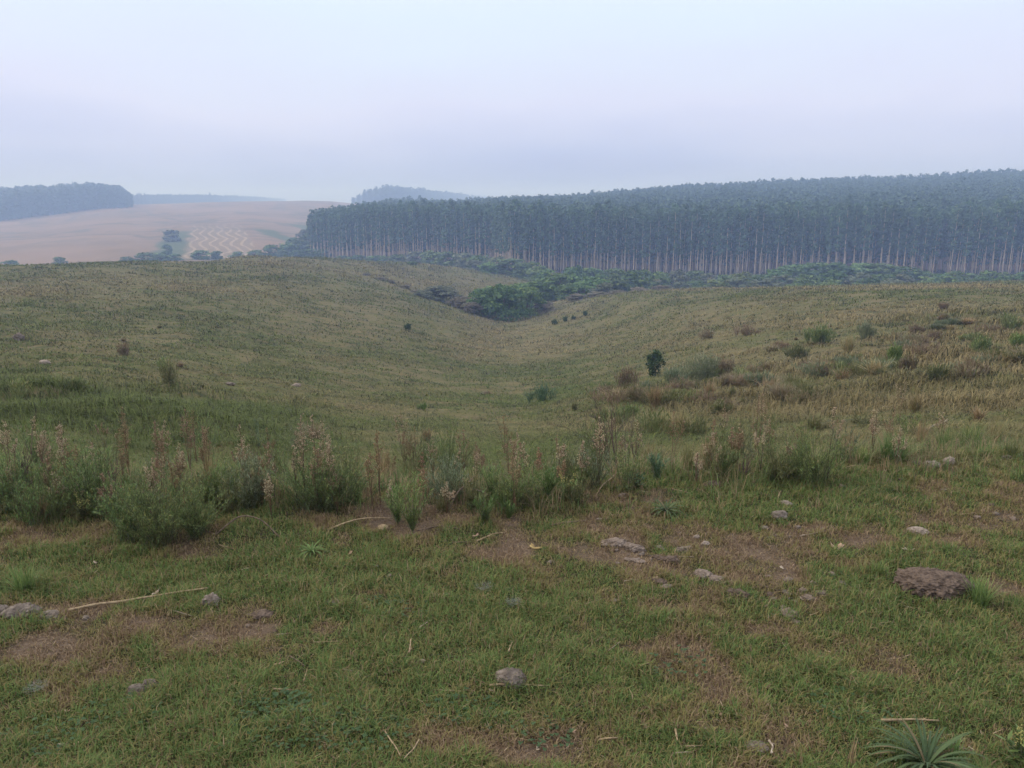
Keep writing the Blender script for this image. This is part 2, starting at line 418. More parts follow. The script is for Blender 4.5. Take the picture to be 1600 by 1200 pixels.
# fainter contour swaths elsewhere on the field
c2 = t.math('PINGPONG', t.math('ADD', t.math('ADD', Y, t.math('MULTIPLY', X, .25)), t.math('MULTIPLY', nA, 330)), 24.0)
l2 = t.math('MULTIPLY', t.ramp(c2, 13.0, 20.0), t.math('MULTIPLY', t.math('SUBTRACT', 1.0, m), t.math('MULTIPLY', t.ramp(Y, 440, 500), t.ramp(nA, .36, .46))))
base = t.mix(t.math('MULTIPLY', l2, .8), base, (.115, .098, .062))
base = t.mix(t.ramp(nC, .5, .8, 0, .3), base, (.19, .145, .10))
gr = t.attr('green')
base = t.mix(gr, base, (.075, .095, .045))
MAT_FIELD = t.bsdf(base, .95, spec=.05)
fv, fq, _, fa = sub(V, Q[fld_f], np.zeros((0, 3), int), zero=np.zeros(len(V)))
pxv = col_px(fv[:, 0], fv[:, 1])
# unploughed grass strips along the drains of the field
def strip(pts, w):
    d = np.full(len(fv), 1e9)
    for (ax, ay), (bx, by) in zip(pts[:-1], pts[1:]):
        ab = np.array([bx - ax, by - ay]); L2 = ab @ ab
        u = np.clip(((fv[:, 0] - ax) * ab[0] + (fv[:, 1] - ay) * ab[1]) / L2, 0, 1)
        d = np.minimum(d, np.hypot(fv[:, 0] - ax - u * ab[0], fv[:, 1] - ay - u * ab[1]))
    d = d + 3 * vnoise(fv[:, 0] * .08, fv[:, 1] * .08, seed=31)
    return smooth(w, w * .5, d)
def P2(px, D): return (lateral(px, D, 370), D)
green = np.maximum.reduce([strip([P2(412, 545), P2(440, 505), P2(478, 465)], 9), strip([P2(250, 352), P2(262, 400), P2(268, 440), P2(282, 520)], 9),
                           strip([P2(470, 640), P2(520, 560)], 12), strip([P2(400, 335), P2(250, 335)], 8)])
green = np.maximum(green, .7 * smooth(470, 500, pxv) * smooth(700, 600, fv[:, 1]))
field = mesh('stubble_field', fv, fq, None, [MAT_FIELD], attrs={'green': green}, smooth_=True)
tag(field, 'pinkish harvested stubble field with pale wavy swath lines across the valley', 'field', kind='structure')

# ------------------------------------------------------------------ sky, sun, camera
SUN_EL, SUN_AZ = R(27), R(282)        # bearing of the hidden sun, off to the left
w = bpy.data.worlds.new('World'); scene.world = w; w.use_nodes = True
nt = w.node_tree; nt.nodes.clear()
def N(typ, **kw):
    nd = nt.nodes.new(typ)
    for k, v in kw.items(): setattr(nd, k, v)
    return nd
L = nt.links.new
out = N('ShaderNodeOutputWorld'); bg = N('ShaderNodeBackground'); bg.inputs[1].default_value = 0.1
sky = N('ShaderNodeTexSky', sky_type='NISHITA'); sky.sun_disc = False
sky.sun_elevation = SUN_EL; sky.sun_rotation = SUN_AZ; sky.air_density = 1.0; sky.dust_density = 3.0
tc = N('ShaderNodeTexCoord'); sep = N('ShaderNodeSeparateXYZ'); L(tc.outputs['Generated'], sep.inputs[0])
mp = N('ShaderNodeMapping'); mp.inputs['Scale'].default_value = (1.3, 1.3, 5.0); L(tc.outputs['Generated'], mp.inputs[0])
nz = N('ShaderNodeTexNoise'); nz.inputs['Scale'].default_value = 1.6; nz.inputs['Detail'].default_value = 3; L(mp.outputs[0], nz.inputs['Vector'])
off = N('ShaderNodeMath', operation='MULTIPLY_ADD'); L(nz.outputs[0], off.inputs[0]); off.inputs[1].default_value = .15; off.inputs[2].default_value = -.07
ad = N('ShaderNodeMath', operation='ADD'); L(sep.outputs[2], ad.inputs[0]); L(off.outputs[0], ad.inputs[1])
cr = N('ShaderNodeValToRGB'); L(ad.outputs[0], cr.inputs[0])
el = cr.color_ramp.elements
SKYRAMP = [(0.0, (.31, .355, .69)), (.06, (.50, .565, .89)), (.13, (.73, .765, 1.02)), (.225, (.76, .88, 1.06)), (.45, (.94, .98, 1.12)), (1.0, (1.0, .99, 1.02))]
el[0].position, el[0].color = SKYRAMP[0][0], (*SKYRAMP[0][1], 1)
el[1].position, el[1].color = SKYRAMP[-1][0], (*SKYRAMP[-1][1], 1)
for ps, c in SKYRAMP[1:-1]: e = el.new(ps); e.color = (*c, 1)
# the cloud deck is brighter towards the zenith, as overcast skies are
br = N('ShaderNodeMapRange'); L(sep.outputs[2], br.inputs[0]); br.inputs[1].default_value = .24; br.inputs[2].default_value = .9; br.inputs[3].default_value = 10.0; br.inputs[4].default_value = 14.0
sc_ = N('ShaderNodeVectorMath', operation='SCALE'); L(cr.outputs[0], sc_.inputs[0]); L(br.outputs[0], sc_.inputs['Scale'])
mx = N('ShaderNodeMix', data_type='RGBA'); mx.inputs[0].default_value = .92
L(sky.outputs[0], mx.inputs[6]); L(sc_.outputs[0], mx.inputs[7]); L(mx.outputs[2], bg.inputs[0]); L(bg.outputs[0], out.inputs[0])

sd = bpy.data.lights.new('sun', 'SUN'); sd.energy = 1.9; sd.angle = R(10); sd.color = (1.0, .92, .76)
so = bpy.data.objects.new('sun', sd); COL.objects.link(so)
d = Vector((math.sin(SUN_AZ) * math.cos(SUN_EL), math.cos(SUN_AZ) * math.cos(SUN_EL), math.sin(SUN_EL)))
so.rotation_euler = d.to_track_quat('Z', 'Y').to_euler(); so.location = (0, -5, 30)

cam = bpy.data.cameras.new('camera'); co = bpy.data.objects.new('camera', cam); COL.objects.link(co)
cam.sensor_width = 36; cam.lens = 36 * F / 1600; cam.clip_start = .05; cam.clip_end = 8000
co.location = (0, 0, CAMZ0); co.rotation_euler = (math.pi / 2 - PITCH, 0, 0)
scene.camera = co

# ------------------------------------------------------------------ haze: even air over the valley
HAZE_TOP = 64.0
hv = np.array([(x, y, z) for x in (-2450, 2450) for y in (-2450, 2450) for z in (float(gz.min()) - 1.0, HAZE_TOP)], float)
hq = [(0, 1, 3, 2), (4, 6, 7, 5), (0, 4, 5, 1), (2, 3, 7, 6), (0, 2, 6, 4), (1, 5, 7, 3)]
hm = bpy.data.materials.new('valley_air'); hm.use_nodes = True; hn = hm.node_tree; hn.nodes.clear()
ho = hn.nodes.new('ShaderNodeOutputMaterial'); pv = hn.nodes.new('ShaderNodeVolumePrincipled')
pv.inputs['Color'].default_value = (.42, .58, 1.0, 1); pv.inputs['Absorption Color'].default_value = (.74, .76, .80, 1); pv.inputs['Density'].default_value = 0.00108; pv.inputs['Density Attribute'].default_value = ''
pv.inputs['Anisotropy'].default_value = 0.0
hn.links.new(pv.outputs[0], ho.inputs['Volume'])
try: hm.cycles.homogeneous_volume = True
except Exception: pass
haze = mesh('haze', hv, hq, None, [hm]); tag(haze, 'pale bluish morning mist filling the valley and fading the far woods', 'haze', kind='stuff')

scene.view_settings.view_transform = 'Standard'; scene.view_settings.look = 'None'; scene.view_settings.exposure = 0.15; scene.view_settings.gamma = 1
cy_ = scene.cycles
cy_.max_bounces = 5; cy_.diffuse_bounces = 3; cy_.glossy_bounces = 1; cy_.transmission_bounces = 3; cy_.volume_bounces = 1; cy_.transparent_max_bounces = 6
cy_.use_denoising = True
cy_.caustics_reflective = False; cy_.caustics_refractive = False
# ------------------------------------------------------------------ eucalyptus plantation
M_EUC = leaf_mat('eucalyptus_leaves', (.044, .096, .062), (.100, .170, .100), (.145, .21, .115), transl=.2, vary=.2)
M_EUCBARK = bark_mat('pale_eucalyptus_bark', (.64, .52, .42), (.40, .29, .22), 3.0)
M_DIST = leaf_mat('distant_leaves', (.035, .070, .055), (.070, .115, .080), transl=.15, vary=.15)

def euc_crown(g, Hh, r0, npuff, ncard, size, zlo=.42, pk=.52):
    C, S, O = [], [], []
    for k in range(npuff):
        u = ((k + g.uniform(0, 1)) / npuff) ** .85
        z = Hh * (zlo + (0.985 - zlo) * u)
        prof = math.sin(math.pi * min(1, .12 + u * .80)) ** .7 * (1 if u < .8 else 1 - (u - .8) * 1.9)
        rr = .72 * r0 * prof * math.sqrt(g.uniform(.15, 1)); a = g.uniform(0, 6.283)
        c = np.array([rr * math.cos(a), rr * math.sin(a), z])
        pr = g.uniform(.75, 1.15) * r0 * pk
        n = ncard
        d = rdir(n, g); d[:, 2] = np.where(d[:, 2] < -.4, -d[:, 2], d[:, 2])
        C.append(c + d * pr * g.uniform(.6, 1.05, (n, 1)) * np.array([1, 1, .9])); S.append(g.uniform(.7, 1.3, n) * size); O.append(d + [0, 0, .15])
    return cards(np.concatenate(C), np.concatenate(S), g, .7, np.concatenate(O), .55)

def euc_trunk(g, Hh, limbs=True):
    mb = MB()
    z = np.linspace(-.3, Hh * .93, 8)
    bx = np.cumsum(g.normal(0, .035, 8)); by = np.cumsum(g.normal(0, .035, 8))
    P = np.stack([bx, by, z], 1)
    mb.add(*tube(P, np.linspace(.17, .04, 8), 6))
    if limbs:
        for k in range(9):
            u = g.uniform(.45, .88); zz = u * Hh; a = g.uniform(0, 6.283)
            c = np.array([np.interp(zz, z, bx), np.interp(zz, z, by), zz]); L_ = g.uniform(.7, 1.4)
            e = c + np.array([math.cos(a) * L_, math.sin(a) * L_, g.uniform(.5, 1.3)])
            mb.add(*tube(np.array([c, (c + e) / 2 + [0, 0, .1], e]), np.array([.05, .035, .015]), 4))
    return mb

EUC = []
for k in range(9):
    g = np.random.default_rng(100 + k); Hh = 20.7 + g.uniform(-1.9, 1.5)
    zl = g.uniform(.22, .46)
    v, q = euc_crown(g, Hh, g.uniform(1.55, 1.9), 20, 54, .60, zl)
    cr_o = mesh('crown', v, q, None, [M_EUC], link=False)
    tr_o = euc_trunk(g, Hh, False).build('trunk', M_EUCBARK, smooth_=True, link=False)
    EUC.append((tr_o, cr_o))

# rows of planted trees following the wood's edge
epx = np.array([e[0] for e in EDGE], float); eD = np.array([e[1] for e in EDGE], float)
ex = eD * (epx - PX) / hf(410); ey = eD
seg = np.concatenate([[0], np.cumsum(np.hypot(np.diff(ex), np.diff(ey)))])
def edge_at(s): return np.interp(s, seg, ex), np.interp(s, seg, ey)
spots = []
g = np.random.default_rng(7)
STEP = 2.55
for row in range(0, 9):
    for k in range(int(seg[-1] / STEP)):
        s = k * STEP + (row % 2) * STEP * .5 + g.normal(0, .42)
        x, y = edge_at(s); y = y + row * 3.0 + g.normal(0, .3)
        if 1462 < col_px(x, y) < 1480 and row < 5: continue      # the open ride between two compartments
        if row > 0 and g.uniform() < .06: continue
        spots.append((row, x, y, float(col_px(x, y))))
inview = [s for s in spots if 484 < s[3] < 1612]
inview.sort(key=lambda s: (s[0], s[2]))
single = inview[:300]
rest = inview[300:] + [s for s in spots if s[3] >= 1612 or s[3] <= 484]
NEUC = [0]
for row, x, y, px in single:
    tr_o, cr_o = EUC[g.integers(0, len(EUC))]
    if px < 787: lab = 'slender eucalyptus with pale bare trunk on the set-back plantation edge behind the gully scrub'
    elif px < 1465: lab = 'slender eucalyptus with pale bare trunk on the plantation edge between gully and open ride'
    else: lab = 'slender eucalyptus with pale bare trunk on the plantation edge beyond the open ride'
    root = thing('eucalyptus_tree', (x, y, h1(x, y)), lab, 'tree', 'eucalyptus trees on the plantation edge' + (' behind the scrub' if px < 787 else ' before the ride' if px < 1465 else ' beyond the ride'), g.uniform(0, 6.28))
    sc = g.uniform(.86, 1.07) * float(np.interp(px, [490, 640], [.90, 1.0])); root.scale = (sc * g.uniform(.9, 1.1), sc, sc); root.rotation_euler = (g.normal(0, .012), g.normal(0, .012), root.rotation_euler[2])
    part(tr_o, root); part(cr_o, root)

def wood(name, pos, g, Hm, Hs, crownfn, label, trunks=True, mat=None, nvar=7):
    """many trees of a wood that reads as one mass"""
    var = [crownfn(np.random.default_rng(500 + k)) for k in range(nvar)]
    mbl = MB(); mbt = MB()
    for x, y, *fac in pos:
        v, q = var[g.integers(0, nvar)]
        a = g.uniform(0, 6.28); s = (Hm + g.normal(0, Hs)) / 20.7 * (fac[0] if fac else 1)
        c, sn = math.cos(a), math.sin(a)
        z = h1(x, y)
        w_ = np.stack([(v[:, 0] * c - v[:, 1] * sn) * s + x, (v[:, 0] * sn + v[:, 1] * c) * s + y, v[:, 2] * s + z], 1)
        mbl.add(w_, q)
        if trunks: mbt.add(*tube(np.array([(x, y, z - .3), (x + g.normal(0, .1), y, z + Hm * .9)]), np.array([.19, .05]), 4, cap=False))
    Vl, Ql, _ = mbl.arrays()
    mi = np.zeros(len(Ql), int)
    if trunks:
        Vt, Qt, _ = mbt.arrays()
        Ql = np.vstack([Ql, Qt + len(Vl)]); mi = np.concatenate([mi, np.ones(len(Qt), int)]); Vl = np.vstack([Vl, Vt])
    o = mesh(name, Vl, Ql, None, [mat or M_EUC, M_EUCBARK], mi=mi)
    return tag(o, label, 'wood', kind='stuff')

pos = [(x, y) for _, x, y, _ in rest]
wood('eucalyptus_wood', pos, g, 20.5, .8, lambda q: euc_crown(q, 20.5, 1.7, 17, 24, .74, .14), 'dense inner rows of the eucalyptus plantation behind its front rows')
pos = []
for D in np.arange(285, 640, 4.6):
    for x in np.arange(-110, 520, 4.4):
        xx, yy = x + g.normal(0, .9), D + g.normal(0, .9)
        px = float(col_px(xx, yy))
        if px < 497 + (yy - 380) * .55 or px > 1720: continue
        if yy < edgeD(px) + 25: continue
        if yy < edgeD(px) + 70 and g.uniform() < 0.0: continue
        pos.append((xx, yy))
wood('plantation_canopy', pos, g, 20.5, 1.0, lambda q: euc_crown(q, 20.5, 2.2, 8, 18, 1.15, .66, .62), 'sea of rounded eucalyptus crowns rising over the hill behind the plantation edge', trunks=False)

def band(p0, p1, D0, D1, left, right, step=5.5, taper=((-999, 1), (9999, 1))):
    out_ = []
    for D in np.arange(D0, D1, step):
        for px in np.arange(left, right, step / mpp(D)):
            d = D + g.normal(0, 1.4); pp = px + g.normal(0, 1.2)
            if d < np.interp(pp, p0, p1): continue
            out_.append((lateral(pp, d, 330), d, float(np.interp(pp, [q[0] for q in taper], [q[1] for q in taper]))))
    return out_
farcrown = lambda q: euc_crown(q, 21, 3.1, 13, 9, 2.1, .02, .6)
wood('distant_wood', band([-200, 0, 120, 205], [700, 725, 770, 830], 700, 960, -200, 208, 5.5, ((0, 1), (150, 1), (190, .9), (207, .55))), g, 22, 1.6, farcrown, 'blue grey wood on the skyline above the left side of the stubble field', trunks=False, mat=M_DIST)
wood('distant_wood', band([200, 330, 400, 450], [1150, 1400, 1800, 2250], 1150, 2320, 190, 446, 6.5), g, 13, 1.2, farcrown, 'mist faded long low wood along the top of the stubble field', trunks=False, mat=M_DIST)
wood('distant_wood', band([556, 620, 700, 780], [1150, 1150, 1500, 2100], 1150, 2200, 553, 780, 8.5, ((553, .3), (575, .75), (610, 1), (800, 1))), g, 27, 1.6, farcrown, 'mist faded hilltop wood rising behind the left end of the plantation', trunks=False, mat=M_DIST)

# ------------------------------------------------------------------ bushy native trees of the gully
GREENS = {
    'dark': leaf_mat('dark_gully_leaves', (.046, .096, .032), (.108, .180, .056), (.16, .23, .07), vary=.2),
    'mid': leaf_mat('mid_gully_leaves', (.062, .118, .042), (.135, .205, .072), (.18, .25, .09), vary=.2),
    'grey': leaf_mat('grey_gully_leaves', (.085, .112, .068), (.145, .170, .105), (.19, .20, .13), vary=.15),
    'brown': leaf_mat('brown_scrub_leaves', (.140, .125, .090), (.215, .185, .135), (.15, .17, .09), vary=.15),
    'bright': leaf_mat('bright_gully_leaves', (.080, .125, .040), (.150, .200, .070), (.20, .24, .09), vary=.15),
}
M_BARK = bark_mat('grey_bark', (.16, .13, .11), (.09, .075, .06))

def bushy(g, npuff, ncard, size, squat=.8):
    """unit tree: width 1, height 1; returns crown, trunk"""
    C, S, O, tips = [], [], [], []
    for k in range(npuff):
        u = g.uniform(.12, 1); a = g.uniform(0, 6.283)
        zc = .14 + .78 * g.uniform(0, 1) ** .85
        rmax = .44 * math.sqrt(max(.05, 1 - ((zc - .36) / .60) ** 2))
        rr = rmax * math.sqrt(u)
        c = np.array([rr * math.cos(a), rr * math.sin(a), zc * .93]); pr = g.uniform(.11, .20)
        tips.append(c)
        d = rdir(ncard, g); d[:, 2] = np.where(d[:, 2] < -.3, -d[:, 2], d[:, 2])
        C.append(c + d * pr * g.uniform(.5, 1.08, (ncard, 1)) * np.array([1, 1, .75])); S.append(g.uniform(.7, 1.35, ncard) * size); O.append(d + [0, 0, .15])
    # skirt of low foliage
    n = npuff * 9
    a = g.uniform(0, 6.283, n); rr = .40 * np.sqrt(g.uniform(.3, 1, n))
    C.append(np.stack([rr * np.cos(a), rr * np.sin(a), g.uniform(.03, .35, n)], 1)); S.append(g.uniform(.7, 1.2, n) * size); O.append(np.stack([np.cos(a), np.sin(a), np.full(n, .5)], 1))
    crown = cards(np.concatenate(C), np.concatenate(S), g, .65, np.concatenate(O), .6)
    mb = MB()
    for k in range(3):
        b = np.array([g.normal(0, .03), g.normal(0, .03), -.04]); tp = tips[g.integers(0, len(tips))]
        mb.add(*tube(np.array([b, b + (tp - b) * [.3, .3, .45] + g.normal(0, .015, 3), tp]), np.array([.028, .02, .008]), 5))
        for q in range(3):
            e = tips[g.integers(0, len(tips))]; s0 = b + (tp - b) * [.3, .3, .45]
            mb.add(*tube(np.array([s0, (s0 + e) / 2 + [0, 0, .03], e]), np.array([.015, .010, .005]), 4))
    return crown, mb

TREEV = {}
def tree_var(kind, det, k):
    key = (kind, det, k)
    if key not in TREEV:
        g_ = np.random.default_rng(900 + {'hi': 0, 'mid': 40, 'lo': 80}[det] + k * 7 + len(kind))
        (v, q), mb = bushy(g_, *{'hi': (44, 64, .075), 'mid': (32, 44, .10), 'lo': (28, 22, .14)}[det])
        TREEV[key] = (mesh('crown', v, q, None, [GREENS[kind]], link=False), mb.build('trunk', M_BARK, smooth_=True, link=False))
    return TREEV[key]

tg = np.random.default_rng(55)
def tree(px, D, top, wpx, kind, label, group=None, det='mid', name='bushy_tree', cat='tree', hmin=1.0):
    x = lateral(px, D, top + 20); z = h1(x, D)
    ht = max(hmin, (zrow(top - 3, D) - z) * 1.04); wd = wpx * mpp(D) * 1.08
    cr_o, tr_o = tree_var(kind, det, int(tg.integers(0, 4)))
    root = thing(name, (x, D, z), label, cat, group, tg.uniform(0, 6.28))
    root.scale = (wd, wd * tg.uniform(.9, 1.1), ht)
    part(tr_o, root); part(cr_o, root)
    return root

# the dense clump at the bottom of the bowl
tree(790, 119, 446, 66, 'dark', 'largest dark green tree at the front of the clump in the bowl', det='hi')
tree(755, 121, 452, 52, 'dark', 'dark tree on the left front of the clump in the bowl', det='hi')
tree(825, 124, 452, 48, 'dark', 'dark rounded tree on the right front of the clump in the bowl', det='hi')
tree(772, 130, 450, 56, 'mid', 'green tree rising behind the front of the clump in the bowl', det='hi')
tree(812, 133, 446, 58, 'mid', 'broad green crown at the back of the clump in the bowl', det='hi')
tree(690, 127, 450, 66, 'grey', 'grey green bushy tree standing left of the dark clump', det='hi')
tree(668, 129, 456, 42, 'grey', 'small grey tree at the far left of the clump', det='hi')
tree(722, 122, 466, 40, 'brown', 'brownish low tree between grey tree and dark clump', det='hi')
tree(737, 119, 474, 34, 'brown', 'purple brown shrub at the foot of the dark clump', det='hi', name='bush', cat='bush')
tree(852, 124, 474, 36, 'brown', 'brown shrub on the right foot of the dark clump', det='hi', name='bush', cat='bush')
for px, D, top, wp in [(574, 150, 449, 16), (596, 146, 447, 20), (614, 143, 451, 14), (634, 138, 457, 18), (652, 134, 461, 22), (706, 124, 472, 20)]:
    tree(px, D, top, wp, 'brown', 'low brownish shrub in the row trailing left from the gully clump', 'brown shrubs trailing left from the clump', name='bush', cat='bush', hmin=.6)
# the gully running back from the clump
for px, D, top, wp, k in [(845, 150, 444, 56, 'dark'), (872, 158, 436, 60, 'dark'), (900, 162, 438, 58, 'mid'), (930, 158, 440, 56, 'dark'), (955, 165, 436, 52, 'mid'), (985, 170, 432, 56, 'dark'),
                       (860, 190, 430, 50, 'mid'), (895, 196, 424, 52, 'dark'), (925, 200, 425, 50, 'mid'), (960, 205, 426, 50, 'mid'), (1000, 205, 428, 48, 'dark'), (1030, 190, 432, 46, 'mid'),
                       (840, 215, 424, 46, 'mid'), (1055, 205, 430, 46, 'grey'), (1085, 215, 430, 44, 'mid'), (910, 150, 446, 40, 'mid'), (885, 146, 452, 38, 'dark'), (945, 146, 450, 40, 'grey')]:
    tree(px, D, top - 5, wp, k, 'bushy tree in the thicket filling the gully behind the dark clump', 'trees of the gully thicket', det='mid')
for px, D, top, wp in [(900, 134, 462, 34), (935, 138, 458, 36), (968, 136, 456, 34), (1000, 140, 452, 36), (1035, 150, 448, 36)]:
    tree(px, D, top, wp, 'brown', 'brownish shrub along the near lip of the gully thicket', 'shrubs on the near lip of the gully', name='bush', cat='bush', det='mid')
# scrub along the foot of the plantation
tree(800, 236, 406, 58, 'mid', 'big rounded tree by the step in the plantation edge')
tree(775, 240, 404, 44, 'grey', 'pale rounded tree beside the step in the plantation edge')
tree(826, 226, 412, 44, 'dark', 'dark tree right of the step in the plantation edge')
for px, D, top, wp, k in [(560, 312, 402, 36, 'dark'), (590, 305, 402, 34, 'mid'), (622, 296, 400, 36, 'mid'), (650, 288, 396, 38, 'grey'), (676, 278, 394, 40, 'mid'), (700, 268, 396, 42, 'mid'),
                       (726, 258, 398, 44, 'grey'), (750, 248, 400, 44, 'mid'), (535, 325, 403, 30, 'dark'), (740, 238, 410, 36, 'grey'), (765, 232, 412, 36, 'mid')]:
    tree(px, D, top, wp, k, 'low bushy tree in the scrub strip below the set-back plantation edge', 'scrub below the set-back plantation edge', det='lo')
# scrub band in front of the plantation on the right, beyond the grass rise
for px, D, top, wp, k in [(1110, 205, 429, 44, 'grey'), (1135, 190, 432, 44, 'mid'), (1160, 180, 428, 46, 'bright'), (1185, 195, 430, 44, 'mid'), (1210, 200, 424, 50, 'dark'), (1240, 205, 415, 60, 'mid'),
                       (1275, 208, 412, 64, 'mid'), (1310, 208, 414, 62, 'dark'), (1345, 206, 411, 66, 'mid'), (1380, 204, 414, 62, 'mid'), (1412, 200, 420, 56, 'dark'), (1440, 200, 426, 46, 'mid'),
                       (1225, 170, 432, 50, 'grey'), (1262, 172, 428, 54, 'mid'), (1300, 174, 426, 56, 'dark'), (1338, 172, 428, 54, 'grey'), (1375, 172, 430, 52, 'mid'), (1410, 172, 432, 48, 'grey'),
                       (1150, 165, 438, 44, 'grey'), (1190, 160, 438, 44, 'grey'), (1120, 165, 440, 40, 'bright'), (1250, 152, 440, 44, 'mid'), (1300, 150, 440, 44, 'mid'), (1350, 150, 438, 44, 'mid'), (1395, 150, 438, 40, 'grey'),
                       (1090, 175, 440, 40, 'mid'), (1065, 170, 442, 40, 'grey')]:
    tree(px, D, top, wp, k, 'low bushy tree in the scrub band beyond the grass rise, before the plantation trunks', 'scrub band beyond the grass rise', det='mid')
for px, D, top, wp, k in [(1468, 190, 430, 30, 'dark'), (1490, 190, 427, 34, 'dark'), (1515, 188, 430, 34, 'mid'), (1545, 186, 427, 36, 'dark'), (1572, 184, 428, 36, 'mid'), (1598, 182, 429, 36, 'dark'), (1530, 165, 434, 34, 'mid'), (1565, 163, 433, 34, 'mid'), (1480, 168, 434, 34, 'mid'), (1445, 165, 434, 36, 'mid')]:
    tree(px, D, top, wp, k, 'low dark bush along the plantation foot at the far right beyond the rise', 'bushes along the plantation foot beyond the ride', name='bush', cat='bush', det='lo')
# around the stubble field
tree(95, 300, 405, 22, 'dark', 'small dark bush poking over the grass ridge below the stubble field', name='bush', cat='bush', det='lo')
tree(18, 300, 410, 26, 'dark', 'low dark bush on the ridge line at the left of the picture', name='bush', cat='bush', det='lo')
tree(228, 318, 398, 34, 'dark', 'leftmost tree of the row at the foot of the field drain', det='lo')
tree(252, 322, 399, 30, 'dark', 'second tree of the row at the foot of the field drain', det='lo')
tree(274, 326, 400, 26, 'dark', 'rightmost tree of the row at the foot of the field drain', det='lo')
tree(316, 332, 394, 30, 'dark', 'rounded tree standing before the wavy swath lines', det='lo')
tree(340, 336, 395, 20, 'dark', 'smaller tree right of the rounded tree before the swath lines', det='lo')
tree(200, 312, 404, 26, 'mid', 'low bush left of the field drain trees', name='bush', cat='bush', det='lo')
tree(262, 372, 385, 18, 'dark', 'small bush standing in the field drain', name='bush', cat='bush', det='lo')
tree(270, 455, 362, 30, 'grey', 'greyish thicket in the middle of the stubble field', name='bush', cat='bush', det='lo')
for px, D, top, wp, k in [(372, 345, 396, 26, 'mid'), (400, 350, 393, 28, 'mid'), (425, 356, 386, 30, 'dark'), (448, 362, 382, 34, 'mid'), (470, 368, 378, 34, 'dark'), (488, 385, 366, 34, 'mid'), (478, 410, 362, 30, 'grey'), (460, 385, 374, 28, 'mid'), (505, 350, 392, 30, 'dark'), (482, 345, 391, 30, 'mid'), (445, 342, 394, 28, 'mid')]:
    tree(px, D, top, wp, k, 'bushy tree of the thicket between stubble field and plantation end', 'thicket between field and plantation end', det='lo')
tree(645, 200, 420, 18, 'dark', 'lone dark bush on the grassy shoulder before the plantation', name='bush', cat='bush', det='mid')
# ------------------------------------------------------------------ grass
def tone_mat(name, transl=.25, rough=.7):
    t = NT(name); return t.bsdf(t.attr('tone', 'Color'), rough, spec=.15, transl=transl)
M_GRASS = tone_mat('grass_blades')
gg = np.random.default_rng(2024)

def lerp(a, b, t): return np.asarray(a)[None] * (1 - t[:, None]) + np.asarray(b)[None] * t[:, None]

# short cropped turf of the terrace
def turf():
    # the nearest grass stands densest
    n = 950000
    D = np.exp(gg.uniform(math.log(1.55), math.log(6.6), n)) ; x = gg.uniform(-1, 1, n) * (D * .74 + .8)
    keep = gg.uniform(0, 1, n) < np.clip(.45 + .55 * (D / 4.0), 0, 1)
    x, D = x[keep], D[keep]
    d = dryness(x, D)
    tuft = fbm(x * 9, D * 9, seed=71, oct=2)
    keep = gg.uniform(0, 1, len(x)) < np.clip(1.05 - .55 * smooth(.45, 1.1, d) + .25 * tuft, .15, 1)
    x, D, d, tuft = x[keep], D[keep], d[keep], tuft[keep]
    n = len(x)
    L = (.022 + .034 * gg.uniform(0, 1, n) ** 1.5) * (1.15 - .55 * d) * (1 + .55 * np.clip(tuft, -.6, 1)) * (1 + .4 * smooth(4.0, 5.5, D))
    W = gg.uniform(.0018, .0038, n) * (1 + .12 * np.maximum(0, D - 3))
    lean = np.clip(gg.normal(.62, .22, n), .1, .97)
    phi = gg.uniform(0, 6.283, n) + 1.2 * vnoise(x * 5, D * 5, seed=14)
    g0 = lerp((.072, .122, .034), (.180, .248, .076), gg.uniform(0, 1, n))
    yel = lerp((.19, .185, .065), (.27, .225, .09), gg.uniform(0, 1, n))
    straw = lerp((.16, .105, .065), (.38, .28, .17), gg.uniform(0, 1, n) ** 1.6)
    u = gg.uniform(0, 1, n)
    ps = np.clip(.09 + .85 * smooth(.30, .95, d), 0, .93); py_ = np.clip(.30 + .30 * smooth(.2, .6, d) * (1 - smooth(.6, .9, d)), 0, 1)
    c = np.where((u < ps)[:, None], straw, np.where((u < ps + py_)[:, None], yel, g0))
    P = np.stack([x, D, H(x, D) - .003], 1)
    V, Q, T = blades(P, phi, L, W, lean, gg.uniform(.2, 1.0, n)[:, None])
    return V, Q, T, np.repeat(c, 5, 0)
V_, Q_, T_, c_ = turf()
o = mesh('turf_grass', V_, Q_, T_, [M_GRASS], colattr=c_)
tag(o, 'short cropped turf with worn brown patches on the terrace in front', 'grass', kind='stuff')

